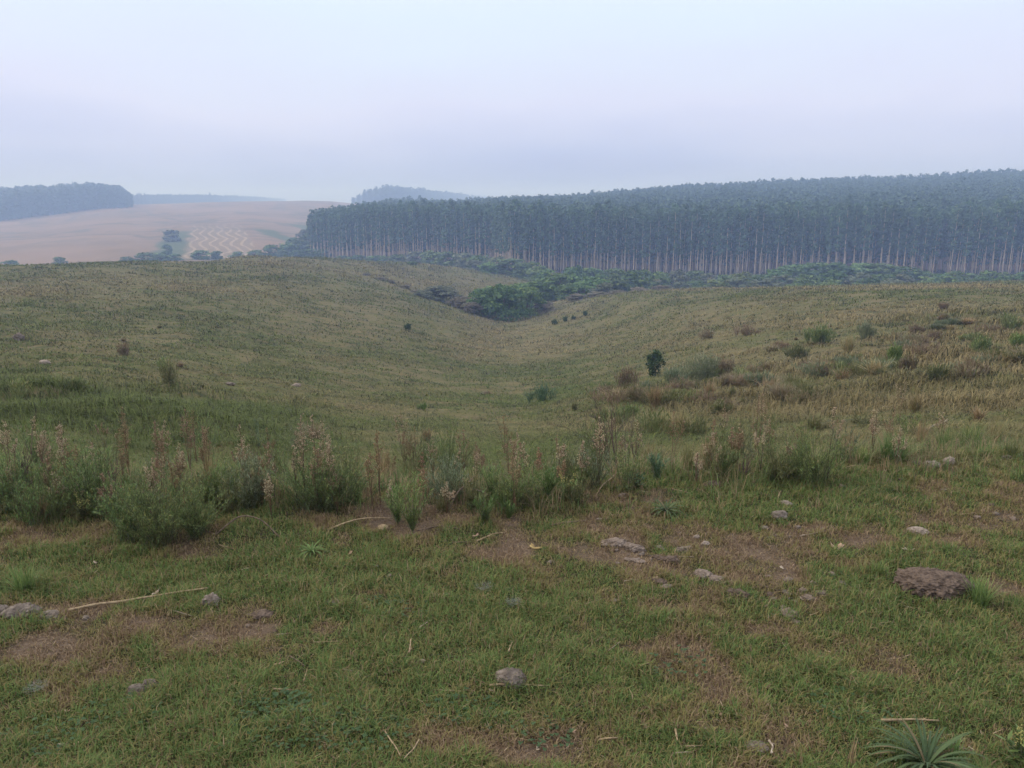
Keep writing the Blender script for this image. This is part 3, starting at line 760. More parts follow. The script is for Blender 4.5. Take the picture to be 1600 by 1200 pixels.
# rough tussocky grass of the slopes
def slope():
    n = 95000
    D = np.exp(gg.uniform(math.log(4.9), math.log(270), n)); x = gg.uniform(-1, 1, n) * (D * .74 + 1.0)
    cl = fbm(x * .8 / (1 + D * .02), D * .8 / (1 + D * .02), seed=88, oct=3)
    k = gg.uniform(0, 1, n) < np.clip(.75 + .4 * cl, .3, 1)
    x, D, cl = x[k], D[k], cl[k]; n = len(x)
    size = (.088 + .0034 * D) * gg.uniform(.6, 1.35, n) * (1 + .3 * np.clip(cl, -.5, 1))
    rt = x / D
    belt = smooth(.06, .16, rt) * smooth(9, 13, D) * (1 - smooth(36, 52, D)) * smooth(-.15, .45, fbm(x * .22, D * .16, seed=141, oct=3))
    lush = smooth(-.18, -.34, rt) * smooth(5.5, 7.5, D) * (1 - smooth(16, 26, D)) * smooth(-.3, .3, fbm(x * .5, D * .4, seed=142, oct=2))
    size = size * (1 + 1.0 * belt + .7 * lush)
    nb = 9
    ang = gg.uniform(0, 6.283, (n, nb)); rad = np.sqrt(gg.uniform(0, 1, (n, nb))) * (size * 1.0)[:, None]
    bx = x[:, None] + rad * np.cos(ang) * 2.6; by = D[:, None] + rad * np.sin(ang) * 1.0
    phi = np.where(gg.uniform(0, 1, (n, nb)) < .5, 0, math.pi) + gg.normal(0, .75, (n, nb)) + .35 * np.sign(x)[:, None]
    L = size[:, None] * gg.uniform(.55, 1.2, (n, nb))
    W = np.maximum(.0035, D * .00075)[:, None] * gg.uniform(.8, 1.5, (n, nb))
    lean = np.clip(gg.normal(.86, .12, (n, nb)) - (.30 * belt + .22 * lush)[:, None], .2, .985)
    big = fbm(x * .06, D * .06, seed=61, oct=3); med = fbm(x * .5, D * .5, seed=62, oct=2)
    left = smooth(-.1, -.55, x / D) * smooth(40, 10, D)
    wg = np.clip(.72 + .45 * med + .7 * big + .5 * left - .5 * belt + .5 * lush + gg.normal(0, .22, n), 0, 1)
    wt = np.clip(gg.normal(.5, .25, n) - .4 * big, 0, 1)
    green = lerp((.066, .092, .026), (.140, .166, .050), gg.uniform(0, 1, n))
    tan = lerp((.150, .122, .056), (.260, .208, .104), wt)
    c = tan * (1 - wg[:, None]) + green * wg[:, None]
    dk = (gg.uniform(0, 1, n) < .17) & (D > 9)
    c[dk] = lerp((.035, .045, .020), (.070, .066, .034), gg.uniform(0, 1, int(dk.sum())))
    c = c[:, None] * gg.uniform(.62, 1.4, (n, nb, 1))
    bx, by = bx.ravel(), by.ravel()
    P = np.stack([bx, by, H(bx, by) - .01], 1)
    V, Q, T = blades(P, phi.ravel(), L.ravel(), W.ravel(), lean.ravel(), .8)
    return V, Q, T, np.repeat(c.reshape(-1, 3), 5, 0)
V_, Q_, T_, c_ = slope()
o = mesh('slope_grass', V_, Q_, T_, [M_GRASS], colattr=c_)
tag(o, 'rough olive and tan tussock grass covering the slopes of the bowl', 'grass', kind='stuff')

# taller ungrazed grass along the lip of the terrace
def lip():
    n = 4200
    px = gg.uniform(-120, 1720, n); base = np.interp(px, [0, 300, 700, 1000, 1300, 1600], [790, 800, 775, 750, 735, 715])
    D = np.interp(px, [0, 400, 800, 1200, 1600], [4.25, 4.35, 4.5, 4.8, 5.3]) + gg.normal(.35, .45, n)
    x = (px - PX) / hf(750) * D
    k = (gg.uniform(0, 1, n) < .55 + .6 * fbm(x * 2.2, D * 2.2, seed=33, oct=2)) & (D > 4.0)
    x, D = x[k], D[k]; n = len(x); nb = 9
    ang = gg.uniform(0, 6.283, (n, nb)); rad = .035 * np.sqrt(gg.uniform(0, 1, (n, nb)))
    bx = (x[:, None] + rad * np.cos(ang)).ravel(); by = (D[:, None] + rad * np.sin(ang)).ravel()
    hgt = gg.uniform(.07, .22, n)
    L = (hgt[:, None] * gg.uniform(.5, 1.25, (n, nb))).ravel()
    u = gg.uniform(0, 1, n)
    green = lerp((.070, .115, .036), (.150, .205, .070), gg.uniform(0, 1, n)); tan = lerp((.17, .125, .075), (.34, .25, .15), gg.uniform(0, 1, n))
    c = np.where((u < .60)[:, None], green, tan)[:, None] * gg.uniform(.7, 1.35, (n, nb, 1))
    P = np.stack([bx, by, H(bx, by) - .004], 1)
    V, Q, T = blades(P, (ang + gg.normal(0, .5, (n, nb))).ravel(), L, gg.uniform(.002, .0042, n * nb), np.clip(gg.normal(.42, .22, n * nb), .05, .95), .7)
    return V, Q, T, np.repeat(c.reshape(-1, 3), 5, 0)
V_, Q_, T_, c_ = lip()
o = mesh('tall_grass', V_, Q_, T_, [M_GRASS], colattr=c_)
tag(o, 'taller uncropped green and straw grass along the lip of the terrace', 'grass', kind='stuff')

# clover leaves low in the turf
def clover():
    Ps = []
    for px, py, r, k in [(470, 1125, .16, 170), (420, 1105, .1, 80), (60, 1160, .1, 60), (560, 1150, .12, 80), (1060, 1040, .1, 50), (850, 1155, .08, 50), (190, 1120, .1, 50), (730, 1120, .1, 60), (1330, 1110, .1, 40), (620, 955, .1, 50)]:
        c = at(px, py); a = gg.uniform(0, 6.28, k); rr = r * np.sqrt(gg.uniform(0, 1, k))
        Ps.append(np.stack([c.x + rr * np.cos(a) * 1.4, c.y + rr * np.sin(a)], 1))
    P = np.concatenate(Ps); n = len(P); z = H(P[:, 0], P[:, 1]) + gg.uniform(.014, .030, n)
    mb = MB(); th = np.linspace(0, 2 * math.pi, 7)[:-1]
    for k in range(3):
        a = gg.uniform(0, 6.28, n) * 0 + k * 2.094 + gg.uniform(0, .5, n)
        r = gg.uniform(.003, .0052, n)
        cx_ = P[:, 0] + np.cos(a) * r; cy2 = P[:, 1] + np.sin(a) * r
        tilt = gg.uniform(-.3, .5, n)
        ring = np.stack([cx_[:, None] + r[:, None] * .95 * np.cos(th), cy2[:, None] + r[:, None] * .95 * np.sin(th), z[:, None] + tilt[:, None] * r[:, None] * np.cos(th - a[:, None])], -1).reshape(-1, 3)
        i = np.arange(n)[:, None] * 6
        mb.add(ring, np.concatenate([i + np.array([[0, 1, 2, 3]]), i + np.array([[0, 3, 4, 5]])]))
    V, Q, T = mb.arrays()
    return V, Q, n
V_, Q_, n_ = clover()
cc = np.tile(np.repeat(lerp((.05, .092, .04), (.085, .135, .06), gg.uniform(0, 1, n_)), 6, 0), (3, 1))
o = mesh('clover', V_, Q_, None, [M_GRASS], colattr=cc)
tag(o, 'patches of small round clover leaves low in the cropped turf', 'ground cover', kind='stuff')

# loose bits of dry straw strewn over the turf
def straw():
    n = 9000
    D = np.exp(gg.uniform(math.log(1.7), math.log(5.2), n)); x = gg.uniform(-1, 1, n) * (D * .72 + .4)
    k = gg.uniform(0, 1, n) < np.clip(.06 + 1.3 * (dryness(x, D) - .2), 0, 1)
    x, D = x[k], D[k]; n = len(x)
    P = np.stack([x, D, H(x, D) + gg.uniform(.004, .022, n)], 1)
    a = gg.uniform(0, 6.283, n); Dr = np.stack([np.cos(a), np.sin(a), gg.normal(0, .22, n)], 1)
    V, Q = leaves(P, Dr, gg.uniform(.010, .055, n), gg.uniform(.0012, .0030, n))
    c = lerp((.17, .115, .075), (.40, .31, .21), gg.uniform(0, 1, n))
    return V, Q, np.repeat(c, 4, 0)
V_, Q_, c_ = straw()
o = mesh('straw_litter', V_, Q_, None, [M_GRASS], colattr=c_)
tag(o, 'loose dry straw bits and broken stalks strewn over the turf', 'litter', kind='stuff')
# ------------------------------------------------------------------ plants: generators (unit = metres, root at the origin)
def stem_path(g, h, az, out, k=6, wob=.02, bow=1.4):
    t_ = np.linspace(0, 1, k); o_ = out * t_ ** bow
    P = np.stack([np.cos(az) * o_, np.sin(az) * o_, h * t_], 1)
    P[1:] += g.normal(0, wob * h, (k - 1, 3)) * t_[1:, None] * np.array([1, 1, .3])
    return P

def along(P, tt):
    k = len(P) - 1; f = np.clip(tt * k, 0, k - 1e-6); i_ = f.astype(int); u = (f - i_)[:, None]
    return P[i_] * (1 - u) + P[i_ + 1] * u, unit(P[i_ + 1] - P[i_])

def leafy(P, g, n, L, W, t0=.2, t1=1.0, spread=.6):
    tt = g.uniform(t0, t1, n); C, D_ = along(P, tt)
    side = unit(np.cross(D_, rdir(n, g)))
    return leaves(C, D_ * (1 - spread) + side * spread + np.array([0, 0, .12]), L * g.uniform(.6, 1.25, n), W * g.uniform(.7, 1.2, n))

def gen_broom(g, h, w, n=46, twigs=2, nleaf=34, L=.020, W=.0042, bare=.08, r=.0018, spread=.55):
    """upright many-stemmed bush with fine leaves"""
    st, lf = MB(), MB()
    for k in range(n):
        az = g.uniform(0, 6.283); q = math.sqrt(g.uniform(0, 1))
        hh = h * (1 - .38 * q * q) * g.uniform(.62, 1.05); out_ = w * .5 * q
        P = stem_path(g, hh, az, out_, 6, .018, g.uniform(.8, 1.5)) + np.array([g.normal(0, w * .07), g.normal(0, w * .07), -.01])
        st.add(*tube(P, np.linspace(r, r * .35, 6), 3, cap=False))
        lf.add(*leafy(P, g, nleaf, L, W, bare, 1.0, spread))
        for b in range(twigs):
            t0 = g.uniform(.25, .8); c, d_ = along(P, np.array([t0])); ln = hh * g.uniform(.15, .34)
            e = c[0] + (unit(d_[0] + rdir(1, g)[0] * .65)) * ln; e[2] = max(e[2], c[0][2])
            Pb = np.stack([c[0], (c[0] + e) / 2 + g.normal(0, .006, 3), e])
            st.add(*tube(Pb, np.array([r * .6, r * .45, r * .25]), 3, cap=False))
            lf.add(*leafy(Pb, g, nleaf // 2, L, W, .05, 1, spread))
    return [('stems', st, 'stem'), ('foliage', lf, 'leaf')]

def gen_twigs(g, h, w, n=9, dirn=None, r=.004, depth=3):
    """leafless fan of branching twigs"""
    st = MB()
    def grow(p0, d_, ln, rr, lev):
        k = 4; P = [p0]; d2 = d_
        for q in range(k):
            d2 = unit(d2 + g.normal(0, .10, 3) + np.array([0, 0, .04])); P.append(P[-1] + d2 * ln / k)
        P = np.array(P); st.add(*tube(P, np.linspace(rr, rr * .55, k + 1), 4 if lev == depth else 3, cap=False))
        if lev == 0: return
        for b in range(g.integers(2, 5)):
            c, dd = along(P, np.array([g.uniform(.35, 1.0)]))
            grow(c[0], unit(dd[0] + rdir(1, g)[0] * .55), ln * g.uniform(.38, .68), rr * .5, lev - 1)
    for k in range(n):
        az = g.uniform(0, 6.283) if dirn is None else dirn + g.normal(0, .75)
        o_ = g.uniform(.1, 1) * w * .5 / h
        grow(np.array([g.normal(0, .012), g.normal(0, .012), -.01]), unit(np.array([math.cos(az) * o_, math.sin(az) * o_, 1.0])), h * g.uniform(.5, .72), r, depth)
    return [('twigs', st, 'twig')]

def gen_weed(g, h, w, n=2, head=.35, dens=95, bs=.0031, leafn=26, droop=.0):
    """upright stalks topped with branched seed heads"""
    st, lf = MB(), MB(); heads = []
    for k in range(n):
        sd_ = MB(); heads.append(('seed_head', sd_, 'seed'))
        az = g.uniform(0, 6.283); hh = h * (1.0 if k == 0 else g.uniform(.6, .95))
        P = stem_path(g, hh, az, w * .4 * (0.1 if k == 0 else g.uniform(.4, 1)), 7, .012, 1.2)
        st.add(*tube(P, np.linspace(.0026, .0009, 7), 4, cap=False))
        lf.add(*leafy(P, g, leafn, .030, .0042, .05, 1 - head, .65))
        for b in range(int(9 + 30 * head)):
            t0 = 1 - head * g.uniform(0, 1) ** .8; c, d_ = along(P, np.array([t0])); ln = h * head * .30 * (1.15 - (t0 - 1 + head) / head) * g.uniform(.5, 1.1)
            e = c[0] + unit(rdir(1, g)[0] * np.array([1, 1, .3]) + [0, 0, .55 - droop]) * ln
            st.add(*tube(np.stack([c[0], e]), np.array([.0007, .0005]), 3, cap=False))
            m_ = max(5, int(.7 * dens) // int(9 + 30 * head) + 1)
            u = g.uniform(.1, 1.05, m_)[:, None]
            sd_.add(*blobs(c[0] * (1 - u) + e * u + g.normal(0, .0035, (m_, 3)), bs * g.uniform(.6, 1.2, m_), g, 1.25))
    return [('stems', st, 'stem'), ('foliage', lf, 'leaf')] + heads

def gen_feather(g, h, w, n=9, nl=75, L=.036, W=.0046):
    """fresh herb, each stem a plume of narrow leaves"""
    st, lf = MB(), MB()
    for k in range(n):
        az = g.uniform(0, 6.283); q = math.sqrt((k + .3) / n)
        P = stem_path(g, h * (1 - .3 * q) * g.uniform(.8, 1.05), az, w * .46 * q, 6, .012, 1.3)
        st.add(*tube(P, np.linspace(.0022, .0008, 6), 4, cap=False))
        lf.add(*leafy(P, g, nl, L * g.uniform(.8, 1.1), W, .04, 1.0, .58))
    return [('stems', st, 'stem'), ('foliage', lf, 'leaf')]

def gen_mound(g, h, w, n=1500, L=.03, W=.0035):
    """ragged low bush: several uneven clumps of fine upright sprays on woody stems"""
    st, lf = MB(), MB()
    nc = g.integers(5, 9); Cs = []
    for k in range(nc):
        a = g.uniform(0, 6.283); q = g.uniform(.0, .36) if k else 0.0
        c0 = np.array([math.cos(a) * q * w, math.sin(a) * q * w * .8, 0]); cw = w * g.uniform(.22, .42); ch = h * (1.0 if k == 0 else g.uniform(.45, .95))
        m_ = n // nc; t_ = g.uniform(0, 1, m_) ** .8; aa = g.uniform(0, 6.283, m_); rr = cw * .5 * np.sqrt(g.uniform(0, 1, m_)) * (.35 + .85 * t_)
        z = ch * t_ * g.uniform(.75, 1.06, m_)
        C = c0 + np.stack([np.cos(aa) * rr, np.sin(aa) * rr, z], 1)
        lf.add(*leaves(C, np.stack([np.cos(aa) * .5 * t_, np.sin(aa) * .5 * t_, np.ones(m_)], 1) + g.normal(0, .33, (m_, 3)), L * g.uniform(.5, 1.4, m_), W * g.uniform(.7, 1.2, m_)))
        for q in range(4):
            e = C[g.integers(0, m_)]; st.add(*tube(np.stack([c0 + [g.normal(0, .01), g.normal(0, .01), -.01], c0 * .5 + e * .5, e]), np.array([.010, .007, .003]) * max(.3, h), 4, cap=False))
    return [('stems', st, 'stem'), ('foliage', lf, 'leaf')]

def gen_tuft(g, h, w, n=130, Wd=.0032, lean=.5):
    """bunch of arching grass leaves"""
    mb = MB()
    for k in range(n):
        az = g.uniform(0, 6.283); q = g.uniform(0, 1); ln = h * g.uniform(.55, 1.1)
        t_ = np.linspace(0, 1, 5); o_ = w * .5 * q * t_ ** 1.6; zz = ln * (t_ - .45 * lean * q * t_ ** 2.5)
        c, s = math.cos(az), math.sin(az); b0 = rdir(1, g)[0] * [.02, .02, 0] * (w / .15)
        P = np.stack([c * o_ + b0[0], s * o_ + b0[1], zz - .005], 1); S = np.array([-s, c, 0])[None] * (Wd * np.array([.9, 1, .85, .6, .08]))[:, None] * .5
        V_ = np.stack([P - S, P + S], 1).reshape(-1, 3); i_ = np.arange(4)[:, None] * 2
        mb.add(V_, i_ + np.array([[0, 1, 3, 2]]))
    return [('leaves', mb, 'leaf')]

def gen_rosette(g, h, w, n=72, Wd=.0072, spines=True):
    """star of long arching channelled leaves with toothed edges"""
    mb = MB()
    for k in range(n):
        az = k * 2.39996 + g.normal(0, .1); q = .25 + .75 * (k / n); ln = w * .62 * g.uniform(.8, 1.08) * (.75 + .25 * q)
        t_ = np.linspace(0, 1, 9); el = (1.2 - .65 * q) - t_ * (1.9 * q + .35); o_ = np.concatenate([[0], np.cumsum(np.cos(el[:-1]))]) / 8 * ln; zz = np.concatenate([[0], np.cumsum(np.sin(el[:-1]))]) / 8 * ln
        c, s = math.cos(az), math.sin(az); P = np.stack([c * o_, s * o_, np.maximum(zz, -.002) + .012], 1)
        wd = Wd * np.sin(np.pi * np.clip(.22 + .78 * t_, 0, 1)) ** .8 * .5 + .0004; S = np.array([-s, c, 0])[None] * wd[:, None]; up = np.array([0, 0, 1.0])[None] * wd[:, None] * .45
        V_ = np.stack([P - S + up, P, P + S + up], 1).reshape(-1, 3); i_ = np.arange(8)[:, None] * 3
        mb.add(V_, np.concatenate([i_ + np.array([[0, 1, 4, 3]]), i_ + np.array([[1, 2, 5, 4]])]))
        if spines:
            m_ = 26; tt = g.uniform(.08, .95, m_); C, D_ = along(P, tt); sg = np.where(g.uniform(0, 1, m_) < .5, -1, 1)[:, None]
            ww = np.interp(tt, t_, wd)[:, None]; mb.add(*leaves(C + sg * np.array([-s, c, 0]) * ww * .9 + np.array([0, 0, 1]) * ww * .4, sg * np.array([-s, c, 0]) + D_ * .5, .007, .0022))
    return [('leaves', mb, 'leaf')]

def gen_sapling(g, h, w, n=26, nl=34, L=.09, W=.05):
    st, lf = MB(), MB()
    for k in range(5):
        P = stem_path(g, h * .9, g.uniform(0, 6.28), w * .22, 5, .03); st.add(*tube(P, np.linspace(.014, .004, 5) * h, 5, cap=False))
    C = []
    for k in range(n):
        z = g.uniform(.08, 1); rr = w * .5 * math.sin(math.pi * min(1, .2 + z * .72)) * g.uniform(.3, 1); a = g.uniform(0, 6.28)
        c = np.array([rr * math.cos(a), rr * math.sin(a), z * h]); C.append(c + g.normal(0, .085, (nl, 3)) * [w, w, h * .6])
    C = np.concatenate(C); lf.add(*leaves(C, rdir(len(C), g) + [0, 0, .25], L * g.uniform(.7, 1.2, len(C)), W))
    return [('trunk', st, 'stem'), ('crown', lf, 'leaf')]

def gen_herb(g, h, w, n=60, L=.05, W=.018):
    """low broad leaved clump"""
    st, lf = MB(), MB()
    for k in range(8):
        P = stem_path(g, h * g.uniform(.6, 1), g.uniform(0, 6.28), w * .4 * g.uniform(.2, 1), 5, .02); st.add(*tube(P, np.linspace(.0025, .001, 5), 4, cap=False))
        lf.add(*leafy(P, g, n // 8 + 2, L, W, .08, 1, .75))
    return [('stems', st, 'stem'), ('foliage', lf, 'leaf')]

def gen_flower(g, h, w, n=4):
    """leafy herb with small yellow flower sprays"""
    parts = gen_herb(g, h * .8, w, 70, .045, .016); heads = []
    for k in range(n):
        fl = MB(); heads.append(('flower_spray', fl, 'seed'))
        P = stem_path(g, h * g.uniform(.75, 1), g.uniform(0, 6.28), w * .4 * g.uniform(.2, 1), 5, .03); parts[0][1].add(*tube(P, np.linspace(.0016, .0007, 5), 3, cap=False))
        tt = g.uniform(.55, 1, 26); C, _ = along(P, tt); fl.add(*blobs(C + g.normal(0, .006, (26, 3)), .0032, g))
    return parts + heads

# ------------------------------------------------------------------ plant materials
PM = {
    'broom': leaf_mat('broom_leaves', (.105, .165, .056), (.200, .270, .100), (.26, .28, .09), vary=.12),
    'slope': leaf_mat('slope_bush_leaves', (.115, .155, .060), (.205, .245, .100), (.26, .25, .11), vary=.12),
    'fresh': leaf_mat('fresh_leaves', (.090, .150, .045), (.180, .255, .085), (.24, .28, .10), vary=.12),
    'olive': leaf_mat('olive_leaves', (.105, .120, .048), (.185, .195, .082), (.24, .21, .10), vary=.12),
    'grey': leaf_mat('grey_leaves', (.120, .155, .090), (.205, .240, .140), (.26, .26, .17), vary=.12),
    'brown': leaf_mat('withered_leaves', (.180, .140, .088), (.290, .225, .145), (.17, .18, .08), vary=.15),
    'blue': leaf_mat('bluish_leaves', (.070, .130, .075), (.130, .205, .115), (.16, .22, .11), vary=.12),
    'straw': leaf_mat('straw_leaves', (.22, .165, .085), (.38, .295, .16), (.16, .17, .07), vary=.12),
    'dark': leaf_mat('dark_leaves', (.042, .076, .034), (.090, .135, .058), (.14, .17, .07), vary=.12),
    'rosette': leaf_mat('rosette_leaves', (.056, .092, .038), (.108, .150, .062), (.17, .13, .07), transl=.15, f3=.10, vary=.05),
    'stem': bark_mat('dark_stems', (.085, .065, .048), (.050, .038, .030), 40),
    'gstem': bark_mat('green_stems', (.085, .105, .05), (.12, .11, .06), 40),
    'rstem': bark_mat('reddish_stems', (.17, .095, .065), (.10, .06, .045), 40),
    'twig': bark_mat('grey_brown_twigs', (.150, .105, .085), (.085, .060, .050), 40),
    'rust': leaf_mat('rust_seeds', (.19, .115, .065), (.32, .21, .12), (.42, .32, .20), transl=.1, vary=.1),
    'cream': leaf_mat('cream_seeds', (.34, .26, .16), (.52, .43, .29), (.26, .17, .09), transl=.1, vary=.08),
    'pink': leaf_mat('pinkish_seeds', (.21, .135, .080), (.34, .24, .15), (.44, .35, .23), transl=.1, vary=.1),
    'yellow': leaf_mat('yellow_flowers', (.32, .31, .10), (.44, .40, .15), (.26, .28, .09), transl=.1, vary=.1),
}
CATS = {'broom': 'shrub', 'twigs': 'shrub', 'weed': 'weed', 'feather': 'weed', 'mound': 'shrub', 'tuft': 'grass tuft', 'rosette': 'rosette plant', 'sapling': 'sapling', 'herb': 'herb', 'flower': 'flowering herb'}
NAMES = {'broom': 'broom_shrub', 'twigs': 'bare_bush', 'weed': 'dry_weed', 'feather': 'feathery_weed', 'mound': 'cushion_shrub', 'tuft': 'grass_tuft', 'rosette': 'rosette_plant', 'sapling': 'sapling', 'herb': 'leafy_herb', 'flower': 'flowering_herb'}
pseed = [3000]
def plant(kind, px, py, top, wpx, label, leaf='broom', stem='gstem', seed='rust', group=None, Dmin=0, **kw):
    """root at photo pixel (px, py), its top near row `top`, wpx wide"""
    pseed[0] += 1; g = np.random.default_rng(pseed[0])
    p = at(px, py, Dmin); s = mpp(math.hypot(p.x, p.y) * .5 + p.y * .5)
    h = max(.03, (zrow(top, p.y) - p.z)); w_ = wpx * s
    root = thing(NAMES[kind], p, label, CATS[kind], group)
    for nm, mb, role in globals()['gen_' + kind](g, h, w_, **kw):
        if mb.n == 0: continue
        mb.build(nm, PM[{'leaf': leaf, 'stem': stem, 'twig': 'twig', 'seed': seed}[role]], root)
    return root

# ------------------------------------------------------------------ plants along the lip of the terrace
plant('broom', 250, 848, 715, 175, 'biggest dark green broom bush on the lip at left, nearest the camera', 'broom', n=75, nleaf=40)
plant('broom', 205, 845, 735, 110, 'left half of the big dark broom bush clump on the lip', 'broom', n=50, nleaf=40)
plant('broom', 310, 838, 745, 100, 'smaller broom bush tucked against the right of the biggest dark one', 'broom', n=44, nleaf=38)
plant('broom', 495, 796, 672, 170, 'broad dark broom bush below the tallest cream seed head', 'broom', n=62, nleaf=34)
plant('broom', 545, 790, 700, 120, 'spreading broom bush leaning right beside the broad dark one', 'broom', n=40, nleaf=30)
plant('broom', 805, 788, 705, 120, 'dark rounded broom bush right of the crossed twigs', 'broom', n=48, nleaf=34)
plant('broom', 1275, 757, 650, 130, 'broom bush under the cream panicle right of centre', 'broom', n=58, nleaf=34)
plant('broom', 1215, 752, 690, 80, 'loose olive broom bush left of the one under the cream panicle', 'olive', n=40)
plant('broom', 140, 800, 680, 90, 'tall loose broom bush between forked woody bush and biggest bush', 'broom', n=45, nleaf=40)
plant('broom', 395, 795, 690, 90, 'grey green broom bush left of the broad dark one', 'grey', n=40)
plant('broom', 20, 800, 690, 90, 'dark broom bush cut by the left edge of the view', 'broom', n=50, nleaf=40)
plant('broom', 350, 790, 715, 80, 'low green broom bush between the two biggest dark bushes', 'fresh', n=34)
plant('broom', 700, 785, 715, 90, 'thin grey green bush left of the dark rounded broom', 'grey', n=36)
plant('broom', 90, 790, 700, 80, 'green broom bush right of the forked woody bush', 'fresh', n=36)
plant('feather', 645, 832, 735, 90, 'bright green feathery herb standing forward on the turf', 'fresh', 'gstem', n=14)
plant('feather', 622, 820, 750, 60, 'smaller feathery herb left of the bright forward one', 'fresh', 'gstem', n=8)
plant('feather', 758, 818, 768, 52, 'short bright feathery herb before the dark rounded broom', 'fresh', 'gstem', n=9)
plant('feather', 795, 812, 782, 24, 'tiny feathery herb right of the short bright one', 'fresh', 'gstem', n=4)
plant('feather', 770, 785, 715, 60, 'yellow green feathery herb behind the short bright one', 'fresh', 'gstem', n=9)
plant('feather', 160, 790, 688, 70, 'tall feathery herb with fresh green plumes at left', 'fresh', 'gstem', n=12)
plant('feather', 1027, 752, 705, 42, 'bluish green feathery herb right of the bare twig bush', 'blue', 'gstem', n=10)
plant('feather', 1130, 745, 690, 60, 'fresh green feathery herb left of the leaning brown stalks', 'fresh', 'gstem', n=10)
plant('feather', 855, 775, 728, 70, 'fresh green herb mass right of the dark rounded broom', 'fresh', 'gstem', n=14)
plant('feather', 905, 765, 725, 60, 'green herb mass left of the bare twig bush', 'fresh', 'gstem', n=12)
plant('feather', 405, 700, 640, 26, 'single tall dark stemmed green stalk left of centre', 'blue', n=2, nl=90)
plant('feather', 60, 740, 635, 80, 'tall fresh green crown of the forked woody bush', 'fresh', n=14)
plant('twigs', 52, 775, 680, 50, 'forked brown woody bush with bare stems at the left', r=.006, n=5, depth=2)
plant('twigs', 180, 775, 700, 60, 'dark bare stems standing behind the biggest broom bush', r=.0035, n=5, depth=2)
plant('twigs', 962, 745, 588, 190, 'bare grey brown twig bush fanning up left', dirn=2.6, n=9, r=.0042)
plant('twigs', 985, 742, 640, 90, 'smaller bare twig bush right of the fanning one', dirn=.6, n=5, r=.003, depth=2)
plant('twigs', 425, 780, 680, 50, 'thin reddish bare twigs left of the broad dark broom', n=4, r=.0026, depth=2)
plant('twigs', 1160, 752, 700, 60, 'leaning reddish brown stalks in the lip grass', dirn=.5, n=6, r=.003, depth=2)
plant('mound', 258, 706, 668, 72, 'rounded bright green cushion shrub behind the lip at left', 'fresh')
plant('mound', 203, 700, 664, 36, 'small dark green cushion shrub left of the rounded bright one', 'broom', n=700)
plant('herb', 995, 765, 730, 50, 'dark leafy herb at the foot of the bare twig bush', 'dark')
plant('flower', 885, 782, 738, 40, 'low herb with cream yellow flower sprays', 'fresh', 'gstem', 'yellow')
plant('flower', 1590, 1195, 1125, 60, 'leafy herb with small yellow flowers in the lower right corner', 'fresh', 'gstem', 'yellow')
plant('flower', 130, 815, 770, 40, 'yellowish herb at the foot of the tall loose broom', 'olive', 'gstem', 'yellow')
plant('rosette', 1446, 1206, 1146, 195, 'large grey green star rosette with long arching toothed leaves', 'rosette')
plant('rosette', 1040, 804, 790, 70, 'flat grey green rosette right of centre on the turf', 'rosette', n=34, Wd=.007)
plant('rosette', 487, 868, 835, 60, 'small spiky grass rosette on the turf left of centre', 'fresh', n=30, Wd=.006, spines=False)
plant('tuft', 1395, 722, 672, 110, 'wide tuft of long bright grass on the right part of the lip', 'fresh', n=260)
plant('tuft', 1345, 728, 690, 70, 'tuft of long grass left of the wide bright one', 'fresh', n=160)
plant('tuft', 1515, 700, 655, 90, 'dark green tuft of long grass near the right edge', 'broom', n=220)
plant('tuft', 1475, 705, 660, 60, 'bright green tuft under the bleached branch', 'fresh', n=140)
plant('tuft', 1580, 715, 680, 50, 'grass tuft at the right edge of the view', 'olive', n=120)
plant('tuft', 40, 925, 880, 80, 'longer green grass tuft above the grey stones at left', 'fresh', n=150)
plant('tuft', 1405, 1197, 1150, 60, 'grass growing up through the left of the star rosette', 'fresh', n=70)
plant('tuft', 1485, 1196, 1145, 60, 'grass growing up through the right of the star rosette', 'fresh', n=70)
plant('tuft', 1330, 1200, 1130, 40, 'thin pale grass stalks left of the star rosette', 'straw', n=10)
plant('tuft', 1530, 945, 895, 80, 'long green grass growing against the big dung pat', 'fresh', n=150)
plant('tuft', 1370, 900, 872, 60, 'lush grass left of the big dung pat', 'fresh', n=110)
for px, py, top, label in [(497, 790, 643, 'tallest dry weed with a cream white seed head'), (520, 785, 690, 'cream seeded weed right of the tallest one'), (465, 790, 695, 'cream seeded weed left of the tallest one'),
                           (478, 785, 672, 'thin weed with pale head just left of the tallest one'), (1292, 752, 633, 'weed with a cream panicle right of centre'), (1188, 738, 675, 'leaning weed with pale sparse seed head'),
                           (1360, 712, 640, 'yellowish seed spike on the right of the lip'), (878, 770, 690, 'orange cream seed spike right of centre'), (100, 720, 658, 'pale seed spike at left beside forked bush'), (718, 760, 700, 'grey white tufted seed head in the middle of the lip')]:
    plant('weed', px, py, top, 40, label, 'olive', 'stem', 'cream', n=2, head=.32, dens=150)
for px, py, top, label in [(595, 790, 672, 'large rusty orange seed head left of centre'), (582, 790, 705, 'pinkish rusty seed head left of the large rusty one'), (662, 800, 705, 'narrow rusty seed head behind the bright feathery herb'),
                           (840, 770, 700, 'rusty seed spike before the dark rounded broom'), (880, 775, 715, 'small orange seed head above the cream flowers'), (1112, 730, 655, 'rusty stalk right of the bare twig bush'),
                           (1048, 735, 640, 'thin red brown stalk right of the bluish herb'), (655, 815, 745, 'low rusty head against the bright feathery herb'), (262, 760, 695, 'yellow orange spike rising from the biggest broom'), (290, 765, 705, 'reddish seed stalk right of the yellow orange spike')]:
    plant('weed', px, py, top, 46, label, 'olive', 'rstem', 'rust', n=2, head=.48, dens=190)
